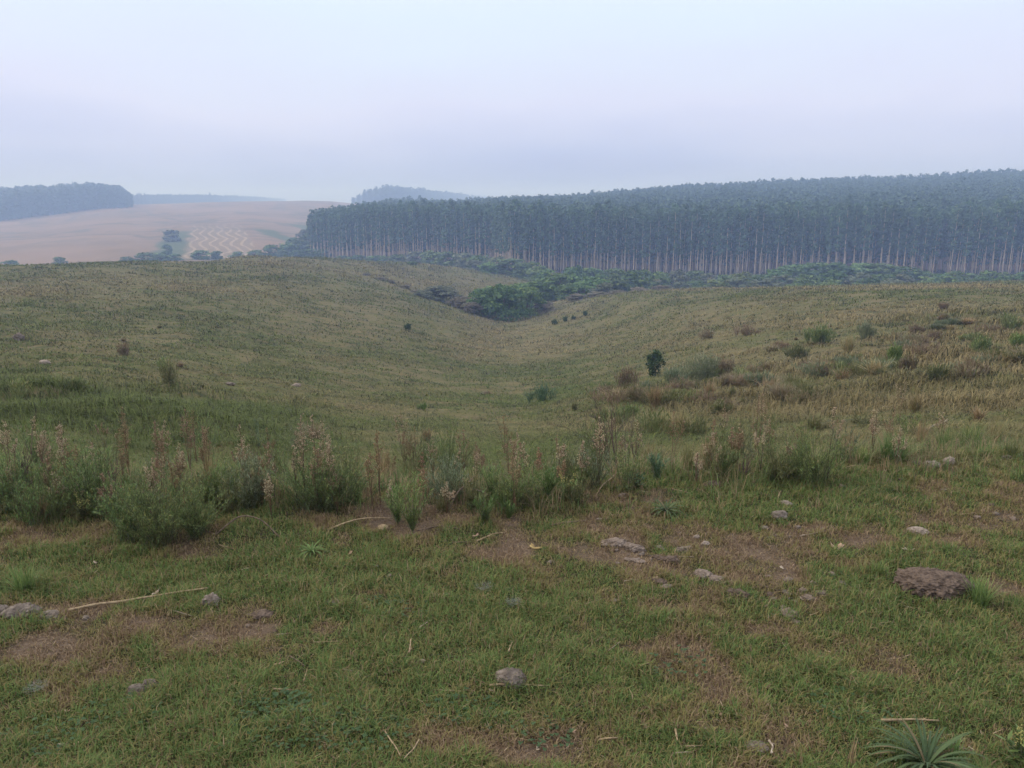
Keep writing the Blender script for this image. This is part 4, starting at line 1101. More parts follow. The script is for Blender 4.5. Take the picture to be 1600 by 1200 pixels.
for px, py, top, label in [(795, 760, 668, 'leaning pinkish brown seed stalk in the middle of the lip'), (812, 765, 690, 'pinkish seed head right of the leaning one'), (1180, 715, 615, 'dull pink seed head behind the lip right of centre'),
                           (725, 735, 668, 'faded pink seed head behind the grey white one'), (1140, 735, 668, 'brownish dry seed head behind the leaning stalks'), (870, 745, 680, 'faded brown weed left of the fanning twigs'),
                           (745, 750, 690, 'low faded seed head in the middle of the lip'), (165, 700, 660, 'dry tan seed head at left behind the lip'), (425, 770, 690, 'reddish brown seed stalk left of the broad broom'), (1240, 735, 680, 'dry pinkish weed left of the cream panicle')]:
    plant('weed', px, py, top, 50, label, 'olive', 'rstem', 'pink', n=3, head=.4, dens=130)
for i_, (px, py, top, wp, lf) in enumerate([(15, 775, 735, 60, 'straw'), (230, 770, 720, 50, 'olive'), (330, 760, 700, 50, 'straw'), (440, 745, 700, 50, 'olive'), (560, 770, 715, 50, 'straw'), (640, 760, 705, 60, 'olive'), (690, 800, 770, 50, 'olive'),
                                 (740, 770, 730, 50, 'straw'), (930, 745, 690, 60, 'olive'), (1010, 735, 680, 60, 'straw'), (1075, 740, 680, 60, 'olive'), (1105, 735, 670, 50, 'straw'), (1150, 720, 660, 50, 'olive'), (1325, 715, 660, 50, 'straw'), (1440, 690, 650, 50, 'straw'), (1555, 690, 650, 60, 'straw'), (70, 810, 770, 50, 'straw'), (600, 745, 690, 60, 'straw'), (820, 745, 690, 60, 'olive'), (1250, 715, 660, 50, 'olive')]):
    plant('tuft', px, py, top, wp, 'loose tuft of half dry wild grass among the plants of the lip', lf, n=90, group='wild grass tufts among the lip plants')
EXTRA = np.random.default_rng(77)
for k in range(135):
    px = EXTRA.uniform(-30, 1480) if k % 3 else EXTRA.uniform(-30, 950); py = np.interp(px, [0, 400, 800, 1200, 1500], [800, 790, 780, 748, 715]) + EXTRA.uniform(-72, 8 if px > 900 else 24)
    top = py - EXTRA.uniform(40, 105) * (1 if px < 1000 else .75)
    lf = ['broom', 'fresh', 'olive', 'grey', 'olive', 'fresh'][EXTRA.integers(0, 6)]; kd = EXTRA.uniform()
    if EXTRA.uniform() < .5:
        plant('broom', px, py, top, EXTRA.uniform(45, 80), 'slender green stemmed shrublet filling the gaps along the lip', lf, n=20, nleaf=30, group='slender shrublets filling the lip')
    else:
        plant('weed', px, py, top - 8, 40, 'thin dry brown weed stalk among the lip shrublets', lf, 'rstem', ['cream', 'pink', 'straw', 'cream'][EXTRA.integers(0, 4)], n=4, head=.38, dens=80, group='thin dry weed stalks along the lip')

# ------------------------------------------------------------------ bushes further down the slopes
plant('sapling', 1024, 588, 551, 30, 'dark leafy sapling standing up on the right slope', 'dark', L=.14, W=.08)
plant('mound', 1092, 600, 552, 120, 'wide grey green bush right of the sapling', 'grey', n=2600, L=.12, W=.022)
plant('mound', 1050, 606, 574, 70, 'grey green bush just below the sapling', 'grey', n=1600, L=.12, W=.022)
plant('mound', 978, 612, 572, 55, 'purplish brown bush left of the sapling', 'brown', n=1200, L=.12, W=.022)
plant('mound', 995, 628, 600, 60, 'brown bush below left of the sapling', 'brown', n=1200, L=.10, W=.020)
plant('mound', 1125, 590, 556, 50, 'brownish bush at the right of the wide grey green one', 'brown', n=1200, L=.12, W=.022)
plant('tuft', 1022, 640, 598, 50, 'tan tussock below the sapling', 'straw', n=260, Wd=.012)
plant('mound', 985, 650, 632, 44, 'low bright green clump left of the tan tussock', 'fresh', n=800, L=.07, W=.016)
plant('mound', 1282, 536, 505, 62, 'dark green bush high on the right slope', 'slope', n=1500, L=.16, W=.035)
plant('mound', 1352, 530, 502, 46, 'grey bush right of the dark green one on the right slope', 'grey', n=1200, L=.16, W=.035)
plant('mound', 1398, 572, 540, 46, 'bright green bush in the middle of the right slope', 'fresh', n=1500, L=.12, W=.026)
plant('mound', 1420, 582, 556, 30, 'brown low bush beside the bright green one', 'brown', n=800, L=.11, W=.022)
plant('mound', 1245, 560, 536, 50, 'olive brown bush left of the bright green one', 'olive', n=1200, L=.13, W=.028)
plant('mound', 1165, 525, 508, 50, 'low brown bush at the top left of the right slope', 'brown', n=1000, L=.16, W=.035)
plant('mound', 1105, 530, 515, 36, 'faint brown bush above the wide grey green one', 'brown', n=800, L=.16, W=.035)
plant('mound', 1428, 528, 508, 42, 'tan bush near the top of the right slope', 'brown', n=900, L=.16, W=.035)
plant('mound', 1572, 520, 490, 42, 'dark bush near the right edge on the slope', 'slope', n=1200, L=.16, W=.036)
plant('mound', 1515, 590, 562, 60, 'wide brown bush on the right slope near the edge', 'brown', n=1300, L=.11, W=.024)
plant('mound', 1465, 598, 570, 40, 'tan brown bush left of the wide brown one', 'olive', n=900, L=.11, W=.024)
plant('mound', 1528, 552, 528, 40, 'green bush above the wide brown one', 'slope', n=1000, L=.12, W=.028)
plant('mound', 1586, 545, 522, 34, 'green bush at the right edge of the slope', 'fresh', n=900, L=.12, W=.028)
plant('tuft', 1325, 552, 522, 40, 'tan grass clump in the middle of the right slope', 'straw', n=200, Wd=.016)
plant('tuft', 1108, 625, 590, 36, 'tan tall grass right of the wide grey green bush', 'straw', n=160, Wd=.010)
plant('tuft', 1065, 680, 632, 50, 'reddish tan grass clump on the near right slope', 'straw', n=160, Wd=.006)
plant('tuft', 1430, 645, 610, 50, 'golden grass clump on the near right slope', 'straw', n=160, Wd=.007)
plant('mound', 846, 628, 600, 62, 'grey green low bush in the bottom of the near bowl', 'blue', n=1500, L=.10, W=.020)
plant('mound', 662, 641, 631, 26, 'small fresh green clump in the near bowl', 'fresh', n=400, L=.07, W=.016)
plant('mound', 194, 557, 535, 26, 'small dark brown bush on the left slope', 'brown', n=700, L=.11, W=.024)
plant('mound', 262, 605, 565, 50, 'olive brown bush on the near left slope', 'olive', n=1000, L=.09, W=.018)
plant('mound', 255, 580, 558, 26, 'small green bush above the olive brown one', 'fresh', n=500, L=.09, W=.018)
plant('mound', 118, 610, 592, 50, 'low dark green clump on the left slope', 'slope', n=800, L=.09, W=.018)
plant('mound', 30, 625, 596, 60, 'low dark green clump at the left edge of the slope', 'slope', n=900, L=.08, W=.017)
plant('mound', 638, 516, 507, 14, 'tiny dark shrub alone on the far side of the bowl', 'dark', n=400, L=.22, W=.07)
for px, py, top, wp in [(866, 507, 499, 16), (882, 503, 495, 12), (914, 494, 487, 10), (895, 500, 493, 9)]:
    plant('mound', px, py, top, wp, 'tiny dark shrub dotted on the slope right of the gully clump', 'dark', n=300, L=.22, W=.07, group='tiny shrubs right of the gully clump')
SLOPE = np.random.default_rng(91)
for k in range(20):
    px = SLOPE.uniform(-20, 1620)
    r_ = SLOPE.uniform(0, 1)
    if px > 950: py = SLOPE.uniform(500, 700) if r_ < .8 else SLOPE.uniform(460, 500)
    elif px < 420: py = SLOPE.uniform(470, 690)
    else: py = SLOPE.uniform(600, 690)
    p_ = at(px, py); hpx = SLOPE.uniform(.10, .30) / mpp(p_.y)
    if SLOPE.uniform() < .85:
        plant('tuft', px, py, py - hpx, hpx * SLOPE.uniform(1.2, 2.6), 'loose tussock of wild grass scattered on the grassy slopes', ['olive', 'straw', 'brown', 'olive'][SLOPE.integers(0, 4)], n=110, Wd=.004 + .0006 * p_.y, lean=.8, group='wild tussocks scattered on the slopes')
    else:
        plant('mound', px, py, py - hpx, hpx * SLOPE.uniform(1.6, 3.0), 'low wild bush scattered on the grassy slopes', ['olive', 'brown', 'grey'][SLOPE.integers(0, 3)], n=420, L=.05 + .0035 * p_.y, W=.008 + .0009 * p_.y, group='low bushes scattered on the slopes')

# the belt of dry scrub climbing the right slope, growing in thickets
BELT = np.random.default_rng(123)
for c_ in range(32):
    cx_ = 945 + 670 * (c_ + BELT.uniform(0, 1)) / 32; cy2 = 630 - (cx_ - 950) * .14 + BELT.normal(0, 24)
    for k in range(BELT.integers(3, 7)):
        px = cx_ + BELT.normal(0, 24); py = min(690, cy2 + BELT.normal(0, 7))
        p_ = at(px, py); hpx = BELT.uniform(.14, .46) / mpp(p_.y); wpx = hpx * BELT.uniform(2.0, 3.8)
        if BELT.uniform() < .5:
            plant('tuft', px, py, py - hpx, wpx, 'dry tan tussock in the belt of scrub climbing the right slope', ['straw', 'brown', 'olive', 'straw'][BELT.integers(0, 4)], n=150, Wd=.004 + .0006 * p_.y, lean=.9, group='dry tussocks of the scrub belt on the right slope')
        else:
            plant('mound', px, py, py - hpx * .85, wpx * 1.15, 'low brownish bush in the belt of scrub climbing the right slope', ['brown', 'olive', 'slope', 'brown', 'grey'][BELT.integers(0, 5)], n=520, L=.05 + .0035 * p_.y, W=.007 + .0008 * p_.y, group='low bushes of the scrub belt on the right slope')
# ------------------------------------------------------------------ dung, stones, sticks
def _ico(sub):
    bm = bmesh.new(); bmesh.ops.create_icosphere(bm, subdivisions=sub, radius=1.0)
    V_ = np.array([v.co[:] for v in bm.verts]); T_ = np.array([[v.index for v in f.verts] for f in bm.faces]); bm.free()
    return V_, T_
ICO = {k: _ico(k) for k in (3, 4, 5, 6)}
LM = {
    'dung': rock_mat('dry_dung', (.088, .064, .050), (.170, .126, .098), (.034, .025, .021), 30),
    'dungpale': rock_mat('weathered_dung', (.160, .124, .100), (.270, .215, .175), (.072, .054, .044), 30),
    'stone': rock_mat('grey_stone', (.130, .106, .088), (.240, .200, .168), (.066, .054, .046), 26),
    'pale': rock_mat('pale_stone', (.23, .185, .150), (.36, .30, .25), (.13, .10, .082), 26),
    'straw': straw_mat('pale_stick', (.36, .275, .165), (.21, .15, .09)),
    'bleach': straw_mat('bleached_wood', (.42, .35, .27), (.26, .20, .15)),
    'wood': straw_mat('brown_wood', (.20, .145, .105), (.10, .072, .055)),
    'bark': rock_mat('broken_bark', (.20, .16, .13), (.36, .30, .25), (.07, .055, .045), 34),
    'husk': straw_mat('yellow_husk', (.40, .30, .13), (.27, .19, .08)),
    'leaf': straw_mat('dead_leaf', (.40, .28, .19), (.28, .18, .12)),
    'web': straw_mat('web_silk', (.30, .31, .29), (.24, .25, .23)),
}
lseed = [8000]
def lump(name, px, py, wpx, flat, mat, label, cat, depth=.75, rough=.22, fq=2.2, layered=0.0, sub=4, group=None, rz=None, sink=.22):
    """irregular lump lying in the grass; flat = height / width"""
    lseed[0] += 1; g = np.random.default_rng(lseed[0]); sd = lseed[0]
    p = at(px, py); w_ = wpx * mpp(p.y) * .5
    V_, T_ = ICO[sub]; V_ = V_.copy()
    X_, Y_, Z_ = V_[:, 0] + sd, V_[:, 1] * depth, V_[:, 2] * max(flat, .3) * (1 + .5 * layered)
    k = 1 + rough * fbm(X_ * fq, Y_ * fq, Z_ * fq, seed=sd, oct=4)
    k += max(rough, .24) * .45 * vnoise(X_ * 9, Y_ * 9, Z_ * 9, seed=sd + 1) + max(rough, .24) * .40 * vnoise(X_ * 22, Y_ * 22, Z_ * 22, seed=sd + 2)
    V_ *= k[:, None]
    if layered: V_[:, 2] = np.sign(V_[:, 2]) * np.abs(V_[:, 2]) ** .75 * .9
    V_ = V_ * np.array([w_, w_ * depth, w_ * flat]) 
    V_[:, 2] += w_ * flat * (1 - sink * 2)
    o = mesh(name, V_, None, T_, [LM[mat]], smooth_=False)
    o.location = p; o.rotation_euler = (0, 0, g.uniform(-.5, .5) if rz is None else rz)
    return tag(o, label, cat, group)

# dung pats
lump('dung_pat', 1457, 926, 112, .42, 'dung', 'largest thick crusty dark dung pat in lush grass at right', 'dung', .8, .17, 1.3, .4, 6)
lump('dung_pat', 1098, 900, 30, .42, 'dungpale', 'left lobe of a grey brown dung pat pair above the row of crumbs', 'dung', .8, .25, 2.2, .6, 5)
lump('dung_pat', 1119, 908, 27, .40, 'dungpale', 'right lobe of the grey brown dung pat pair', 'dung', .8, .25, 2.2, .6, 5)
lump('dung_pat', 1030, 911, 26, .30, 'dung', 'flat brown dung piece left of the pat pair', 'dung', .7, .25, 2.2, .6, 5)
lump('dung_pat', 1041, 918, 20, .30, 'dungpale', 'small pale dung piece touching the flat brown one', 'dung', .7, .25, 2.2, .6)
lump('dung_pat', 1152, 933, 34, .5, 'dung', 'crumbly brown dung lump right of the pat pair', 'dung', .7, .32, 2.6, .5, 5)
lump('dung_pat', 1203, 932, 13, .7, 'dung', 'small round dark dung lump between larger pieces', 'dung', .9, .2)
lump('dung_pat', 1262, 937, 26, .35, 'dungpale', 'flat dung slab among crumbs left of the largest pat', 'dung', .7, .3, 2.2, .6, 5)
lump('dung_pat', 1283, 932, 24, .5, 'dungpale', 'jagged dung slab right of the flat slab', 'dung', .6, .34, 2.4, .6, 5)
lump('dung_pat', 1255, 926, 18, .5, 'dungpale', 'small dung crumb behind the flat slab', 'dung', .7, .34)
lump('dung_pat', 1233, 962, 26, .42, 'dungpale', 'slanted crumbling dung piece in front of the slabs', 'dung', 1.4, .36, 2.4, .5, rz=.7)
lump('dung_pat', 1243, 974, 16, .4, 'dungpale', 'dung crumb in front of the slanted piece', 'dung', .9, .36)
lump('dung_pat', 1270, 916, 12, .9, 'dungpale', 'upright dung flake behind the slabs', 'dung', .6, .36)
lump('dung_pat', 1232, 908, 18, .4, 'dungpale', 'dung crumb behind the row, right of the lone straw', 'dung', .7, .36)
lump('dung_pat', 1200, 902, 12, .4, 'dungpale', 'tiny dung crumb at the left end of the back row', 'dung', .7, .3)
lump('dung_pat', 1113, 759, 34, .30, 'dung', 'flat dark dung pat under the lip plants right of centre', 'dung', .7, .25, 2, .6)
lump('dung_pat', 962, 851, 42, .26, 'dungpale', 'cracked flat dung crust at the left of the bare patch', 'dung', .6, .36, 2.8, .7, 5)
lump('dung_pat', 988, 858, 36, .28, 'dungpale', 'broken dung crust right of the cracked flat one', 'dung', .6, .36, 2.8, .7, 5)
lump('dung_pat', 992, 878, 32, .22, 'dungpale', 'thin pale dung crust in front of the cracked ones', 'dung', .5, .34, 2.6, .7)
lump('dung_pat', 1048, 880, 26, .55, 'dung', 'brown dung lump at the right of the bare patch', 'dung', .8, .36, 2.6, .5)
lump('dung_pat', 1068, 862, 28, .4, 'dungpale', 'long pale dung flake at the top right of the bare patch', 'dung', .4, .34, 2.4, .6, rz=.4)
lump('dung_pat', 1030, 874, 24, .3, 'dung', 'low brown dung crumbs on the bare patch', 'dung', .7, .4, 3, .5)
lump('dung_pat', 408, 962, 40, .22, 'dung', 'flat reddish brown dung crust on the turf left of centre', 'dung', .7, .3, 2.4, .6)
lump('dung_pat', 1180, 1172, 42, .42, 'dungpale', 'brown dung lump at the bottom beside a curled root', 'dung', .7, .28, 2.4, .5, 5)
lump('dung_pat', 520, 942, 26, .25, 'dungpale', 'thin grey dung crust on the middle left turf', 'dung', .7, .34, 2.4, .6)
lump('dung_pat', 860, 1078, 14, .35, 'dungpale', 'small dung crumb right of the half buried stone', 'dung', .7, .3)
# stones
lump('stone', 798, 1068, 54, .62, 'stone', 'half buried grey stone behind a thin stick at the bottom', 'stone', .8, .18, 1.6, 0, 5)
lump('stone', 215, 1086, 30, .75, 'stone', 'left of two rough stones lying together on the turf', 'stone', .8, .2, 1.8, 0, 5)
lump('stone', 235, 1078, 28, .85, 'stone', 'right of two rough stones lying together on the turf', 'stone', .8, .2, 1.8, 0, 5)
lump('stone', 36, 962, 56, .48, 'stone', 'largest grey stone at the left edge by the long stick', 'stone', .7, .2, 1.6, 0, 5)
lump('stone', 80, 966, 36, .42, 'stone', 'grey stone right of the largest one at the left edge', 'stone', .7, .24, 1.8, 0, 5)
lump('stone', 2, 960, 26, .8, 'stone', 'dark stone cut by the left edge of the view', 'stone', .8, .2)
lump('stone', 1434, 834, 33, .42, 'pale', 'pale smooth oval stone above the largest dung pat', 'stone', .7, .08, 1.2, 0, 5)
lump('stone', 1218, 810, 27, .6, 'stone', 'grey stone under the broom on the right of the turf', 'stone', .7, .22, 1.8)
lump('stone', 1227, 789, 18, .55, 'pale', 'pale stone behind the grey one on the right of the turf', 'stone', .7, .24)
lump('stone', 1454, 730, 26, .5, 'pale', 'left of the pale lumps near the right end of the lip', 'stone', .6, .26)
lump('stone', 1482, 726, 20, .75, 'pale', 'right of the pale lumps near the right end of the lip', 'stone', .6, .26)
lump('stone', 1432, 727, 18, .5, 'stone', 'brownish lump left of the pale lumps', 'stone', .6, .26)
lump('stone', 1573, 717, 20, .4, 'pale', 'pale flat stone near the right edge of the lip', 'stone', .6, .22)
lump('stone', 1596, 715, 18, .45, 'pale', 'pale stone cut by the right edge of the lip', 'stone', .6, .22)
lump('stone', 1102, 851, 15, .5, 'pale', 'small buff stone right of the bare patch', 'stone', .7, .2)
lump('stone', 1088, 841, 14, .5, 'pale', 'small pale chip behind the buff stone', 'stone', .6, .3)
lump('stone', 972, 776, 14, .6, 'dungpale', 'small pinkish stone by the dark leafy herb', 'stone', .7, .2)
lump('stone', 599, 829, 18, .65, 'straw', 'rounded yellowish lump left of the bright feathery herb', 'stone', .8, .16)
lump('stone', 960, 940, 12, .5, 'pale', 'small pale pebble in the middle of the turf', 'stone', .7, .2)
lump('stone', 1028, 960, 12, .45, 'pale', 'small buff pebble right of the middle of the turf', 'stone', .7, .2)
lump('stone', 96, 1170, 15, .85, 'pale', 'small whitish shell like stone at the lower left', 'stone', .7, .25, 3)
lump('stone', 936, 813, 12, .4, 'pale', 'small pale chip right of the tan stick', 'stone', .6, .25)
lump('stone', 30, 532, 16, .9, 'stone', 'whitish upright rock high on the left slope', 'rock', .7, .25)
lump('stone', 70, 569, 18, .45, 'pale', 'pale flat rock on the left slope', 'rock', .7, .25)
lump('stone', 463, 604, 14, .45, 'pale', 'pale rock on the near rim of the bowl left of centre', 'rock', .7, .25)
lump('stone', 360, 602, 14, .45, 'stone', 'grey rock left of the pale one on the near rim of the bowl', 'rock', .7, .25)
lump('stone', 1335, 643, 12, .45, 'pale', 'pale chip on the near right slope', 'rock', .7, .25)
lump('stone', 1582, 698, 10, .6, 'pale', 'white pebble at the right edge above the lip', 'stone', .7, .2)

def stick(name, pts, r, mat, label, cat='stick', lift=.004, wob=.012, taper=.55, sides=6, group=None, arch=0.0):
    """stick lying over the turf through photo pixels pts"""
    lseed[0] += 1; g = np.random.default_rng(lseed[0])
    K = np.array([at(*q)[:] for q in pts]); n = max(7, 4 * len(pts)); u = np.linspace(0, len(K) - 1, n)
    P = np.stack([np.interp(u, np.arange(len(K)), K[:, i]) for i in range(3)], 1)
    P[:, 2] = H(P[:, 0], P[:, 1]) + lift + r + arch * np.sin(np.linspace(0, math.pi, n))
    ln = np.linalg.norm(P[-1] - P[0]); P[1:-1] += g.normal(0, wob * ln, (n - 2, 3)) * [1, 1, .25]
    for _ in range(2): P[1:-1] = .25 * P[:-2] + .5 * P[1:-1] + .25 * P[2:]
    c = P.mean(0)
    rad = r * np.linspace(1, taper, n) * g.uniform(.85, 1.15, n)
    mb = MB(); mb.add(*tube(P - c, rad, sides))
    for k in range(3):                                  # torn fibres and knots
        q, d_ = along(P - c, np.array([g.uniform(.1, .95)])); mb.add(*leaves(q, d_ + rdir(1, g) * .5, r * 5, r * 1.0))
    o = mb.build(name, LM[mat], smooth_=True); o.location = c
    return tag(o, label, cat, group)

stick('stick', [(108, 963), (170, 950), (250, 940), (328, 927)], .0058, 'straw', 'long pale stick lying across the turf at left', lift=.02)
lump('bark_piece', 329, 946, 24, 1.1, 'bark', 'broken greyish bark piece at the right end of the long pale stick', 'bark', .7, .34, 2.2, .2, 5, rz=.5)
stick('stick', [(860, 824), (885, 819), (915, 816)], .0062, 'wood', 'tan stick on the turf below the dark rounded broom')
stick('stick', [(515, 830), (560, 822), (612, 813)], .005, 'straw', 'pale branch lying left of the bright feathery herb', arch=.03)
stick('stick', [(650, 832), (690, 824), (718, 829)], .0042, 'wood', 'brown twig lying right of the bright feathery herb')
stick('stick', [(765, 1080), (800, 1076), (862, 1081)], .0042, 'straw', 'thin split stick lying before the half buried stone', lift=.018)
stick('stick', [(678, 1082), (724, 1084)], .0042, 'straw', 'short straw coloured stick left of the half buried stone')
stick('stick', [(1376, 1134), (1420, 1132), (1466, 1135)], .0045, 'straw', 'straight tan stick behind the star rosette', lift=.015)
stick('stick', [(337, 838), (375, 826), (410, 832), (437, 842)], .0042, 'wood', 'dark arched twig right of the biggest broom', arch=.07)
stick('stick', [(700, 775), (745, 790), (790, 800)], .0036, 'wood', 'lower of the two crossed twigs in the middle of the lip', arch=.09)
stick('stick', [(700, 800), (740, 782), (765, 765)], .0038, 'wood', 'upper of the two crossed twigs in the middle of the lip', arch=.12)
stick('stick', [(930, 778), (960, 752), (985, 735)], .0048, 'straw', 'slanting tan stick leaning in the bare twig bush', arch=.05)
stick('stick', [(1050, 766), (1080, 773)], .004, 'straw', 'short pale twig on the turf right of the bare twig bush')
stick('stick', [(1450, 672), (1475, 664), (1490, 655)], .006, 'bleach', 'bleached branch on the slope above the right lip', arch=.05)
stick('stick', [(1390, 690), (1405, 694), (1420, 700)], .0045, 'bleach', 'curled bleached root left of the bleached branch', arch=.05)
stick('stick', [(1496, 702), (1504, 718)], .006, 'bleach', 'short whitish stick above the pale lumps')
stick('stick', [(1318, 734), (1355, 732)], .0042, 'straw', 'thin pale stick right of the broom under the panicle', arch=.02)
stick('stick', [(602, 1152), (615, 1172), (626, 1192)], .0026, 'straw', 'left of two dry stalks at the bottom left of centre', lift=.02)
stick('stick', [(655, 1166), (645, 1182), (632, 1196)], .0026, 'straw', 'right of two dry stalks at the bottom left of centre', lift=.02)
stick('stick', [(608, 1030), (640, 1031)], .0036, 'straw', 'flat straw piece below an upright straw', lift=.008)
stick('stick', [(640, 1032), (642, 1012)], .0036, 'straw', 'upright straw piece on the middle turf', arch=.0, lift=.03)
stick('stick', [(602, 1057), (636, 1046), (650, 1038)], .0042, 'wood', 'brown twig with a pale end on the middle turf')
lump('wood_chip', 657, 1038, 16, .7, 'bleach', 'pale splintered wood chip at the end of the brown twig', 'wood chip', .5, .35, 2, .2)
stick('stick', [(1200, 1168), (1207, 1176), (1204, 1188)], .004, 'bleach', 'pale curled root beside the bottom dung lump', lift=.02, wob=.02)
stick('stick', [(935, 1160), (955, 1164), (972, 1158)], .0034, 'straw', 'curled pale stem on the turf near the bottom centre', arch=.015)
stick('stick', [(1055, 1150), (1058, 1168)], .0042, 'straw', 'small forked straw stub near the bottom centre', lift=.02)
stick('stick', [(745, 848), (772, 836), (790, 834)], .0042, 'straw', 'pale straw chips below the short bright feathery herb')
stick('stick', [(1250, 840), (1290, 832)], .0036, 'bleach', 'pale stick on the bare patch at the right')
stick('stick', [(1500, 806), (1530, 803)], .0036, 'straw', 'pale straw on the bare patch near the right edge')
stick('stick', [(1180, 915), (1215, 925), (1250, 932)], .0036, 'wood', 'dark twig among the dung slabs')
stick('stick', [(1320, 945), (1338, 952)], .0036, 'straw', 'straw bit right of the dung slabs')
stick('stick', [(1215, 782), (1222, 770)], .003, 'straw', 'short straw leaning on the pale stone', arch=.02)
stick('stick', [(795, 1030), (800, 1016)], .003, 'straw', 'straw standing behind the half buried stone', lift=.03)
stick('stick', [(475, 1068), (480, 1050)], .004, 'straw', 'straw chip left of the middle turf')
stick('stick', [(535, 1050), (550, 1052)], .004, 'bleach', 'short pale chip on the left middle turf')
stick('stick', [(1070, 1170), (1100, 1168)], .003, 'straw', 'straw bit left of the bottom dung lump')
stick('stick', [(650, 905), (660, 920)], .004, 'wood', 'small brown twig on the middle turf behind the webs')

def scrap(px, py, wpx, mat, label, name='dead_leaf', cat='leaf', n=4, up=.5, thick=.0012):
    """crumpled dry leaf pieces"""
    lseed[0] += 1; g = np.random.default_rng(lseed[0]); p = at(px, py); w_ = wpx * mpp(p.y)
    mb = MB()
    for k in range(n):
        a = g.uniform(0, 6.28); t_ = np.linspace(0, 1, 6); ln = w_ * g.uniform(.4, .75); curl = g.uniform(.3, 1.4)
        X_ = ln * np.sin(t_ * curl) / curl; Z_ = ln * (1 - np.cos(t_ * curl)) / curl * g.uniform(.4, 1) * up * 2 + .008
        c, s = math.cos(a), math.sin(a); Pm = np.stack([c * X_, s * X_, Z_], 1) + g.normal(0, .08 * w_, 3) * [1, 1, 0]
        S = np.array([-s, c, 0])[None] * (ln * .22 * np.sin(np.pi * np.clip(t_ * .9 + .08, 0, 1)))[:, None]; up_ = np.array([0, 0, thick])
        V_ = np.concatenate([np.stack([Pm - S, Pm + S], 1).reshape(-1, 3), np.stack([Pm - S, Pm + S], 1).reshape(-1, 3) + up_])
        i_ = np.arange(5)[:, None] * 2; mb.add(V_, np.concatenate([i_ + np.array([[0, 2, 3, 1]]), 12 + i_ + np.array([[0, 1, 3, 2]]), i_ + np.array([[0, 12, 14, 2]]), i_ + np.array([[1, 3, 15, 13]])]))
    o = mb.build(name, LM[mat]); o.location = p
    return tag(o, label, cat)
scrap(832, 858, 26, 'husk', 'yellow curled husk on the turf below the dark broom', 'dry_husk', 'husk', 3, .3)
scrap(1343, 1066, 32, 'leaf', 'crumpled tan leaf lying on the right turf', n=4)
scrap(1200, 1078, 26, 'straw', 'star shaped scrap of straw left of the crumpled tan leaf', 'straw_scrap', 'straw', 6, .5)
scrap(1310, 860, 28, 'leaf', 'withered brown leaves above the largest dung pat', n=5)
scrap(1598, 1070, 22, 'leaf', 'tan leaf cut by the right edge', n=3)
scrap(655, 860, 20, 'leaf', 'small brown leaf below the bright feathery herb', n=3)
scrap(880, 782, 18, 'bleach', 'white scrap under the low flowering herb', 'straw_scrap', 'straw', 2, .3)
scrap(150, 882, 16, 'bleach', 'pale scrap below the biggest broom', 'straw_scrap', 'straw', 2, .4)
scrap(1420, 862, 20, 'bleach', 'grey leaf scraps behind the largest dung pat', n=4)
scrap(545, 868, 18, 'leaf', 'pinkish leaf scrap in the left middle turf', n=2)
scrap(700, 1110, 18, 'leaf', 'curled red brown leaf left of the half buried stone', n=3)
scrap(240, 932, 18, 'bleach', 'pale husk scrap above the long pale stick', n=2)
scrap(280, 950, 14, 'leaf', 'dry leaf tip behind the long pale stick', n=2)
scrap(1010, 770, 14, 'bleach', 'white scrap by the dark leafy herb', n=2)

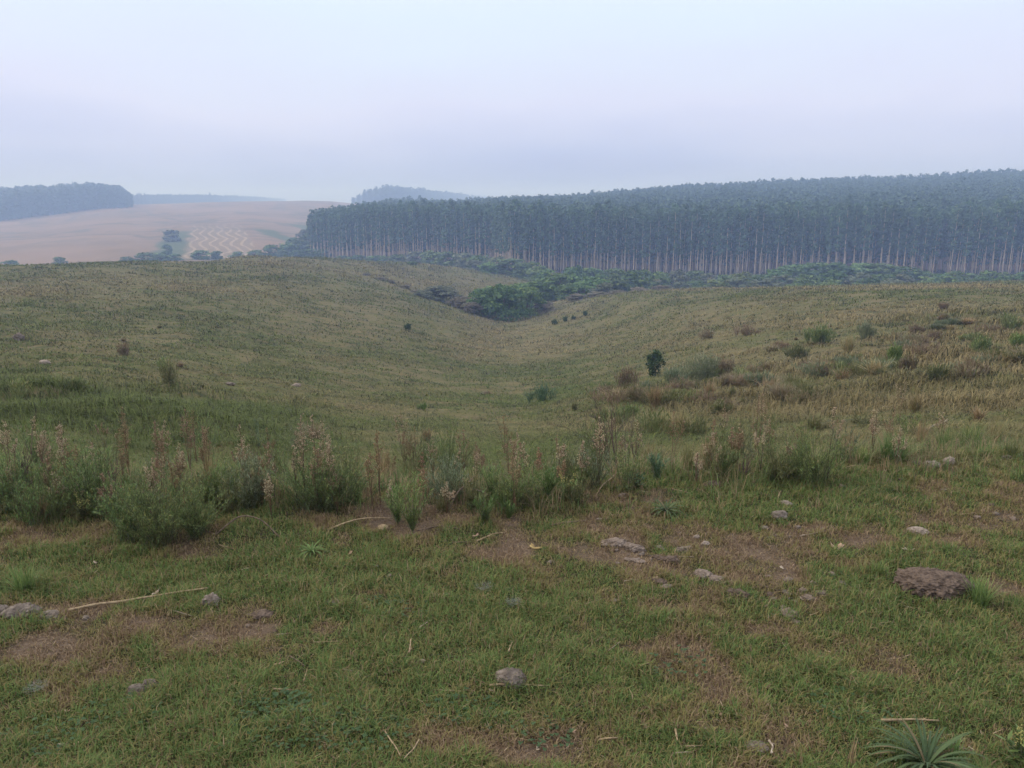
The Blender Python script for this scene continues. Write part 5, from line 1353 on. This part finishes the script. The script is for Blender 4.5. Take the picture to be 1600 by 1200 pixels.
def web(px, py, wpx, label):
    """thin sheet web of fine threads strung over the grass tips"""
    lseed[0] += 1; g = np.random.default_rng(lseed[0]); p = at(px, py); w_ = wpx * mpp(p.y) * .5; mb = MB()
    for k in range(60):
        a, b = g.uniform(0, 6.28, 2); ra, rb = w_ * np.sqrt(g.uniform(.05, 1, 2))
        A_ = np.array([ra * math.cos(a), ra * math.sin(a), .038 + g.normal(0, .004)]); B_ = np.array([rb * math.cos(b), rb * math.sin(b), .038 + g.normal(0, .004)])
        mb.add(*tube(np.stack([A_, (A_ + B_) / 2 - [0, 0, .004], B_]), np.full(3, .00016), 3, cap=False))
    o = mb.build('spider_web', LM['web']); o.location = p
    return tag(o, label, 'spider web')
web(58, 1088, 46, 'whitish spider web on the grass at the lower left')
web(757, 928, 40, 'pale spider web on the grass in the middle of the turf')
web(803, 952, 34, 'faint spider web right of and below the middle one')

# crumbs of old dung strewn around the bigger pieces
CR = np.random.default_rng(321)
for cx_, cy2, sx_, sy_, n_ in [(1255, 930, 60, 22, 16), (1010, 866, 50, 14, 14), (1170, 930, 60, 25, 6), (90, 962, 60, 12, 8), (1250, 832, 45, 10, 6), (1540, 810, 50, 14, 7), (640, 1040, 60, 25, 6), (800, 1090, 60, 30, 5), (420, 975, 60, 20, 6), (1200, 1120, 160, 60, 10), (700, 900, 200, 40, 10), (1400, 760, 140, 14, 10)]:
    for k in range(n_):
        px, py = cx_ + CR.normal(0, sx_ * .6), cy2 + CR.normal(0, sy_ * .6)
        if not (0 < px < 1600 and py < 1195): continue
        lump('dung_crumb', px, py, CR.uniform(5, 13), CR.uniform(.35, .7), ['dung', 'dungpale', 'dungpale', 'stone'][CR.integers(0, 4)], 'small brown crumb of dung or earth strewn over the worn turf', 'dung crumb', CR.uniform(.5, .9), .38, 2.6, .4, 3, group='crumbs strewn over the worn turf', rz=CR.uniform(-1.5, 1.5))
for k in range(46):                                     # dead leaves and broken twigs all over the turf
    px = CR.uniform(10, 1590); py = CR.uniform(835, 1190)
    o = scrap(px, py, CR.uniform(9, 18), ['leaf', 'leaf', 'bleach', 'straw'][CR.integers(0, 4)], 'small curled dead leaf lying on the turf', n=int(CR.integers(1, 4)), up=.35)
    o['group'] = 'small dead leaves on the turf'
for k in range(46):
    px = CR.uniform(10, 1560); py = CR.uniform(835, 1185); a = CR.uniform(-1, 1) * 1.5; ln = CR.uniform(14, 44)
    stick('twig', [(px, py), (px + ln * math.cos(a), py + ln * math.sin(a) * .45)], CR.uniform(.0014, .003), ['wood', 'straw', 'wood', 'bleach'][CR.integers(0, 4)], 'short broken dry twig lying in the turf', 'twig', lift=.008, group='short broken twigs in the turf', sides=5)
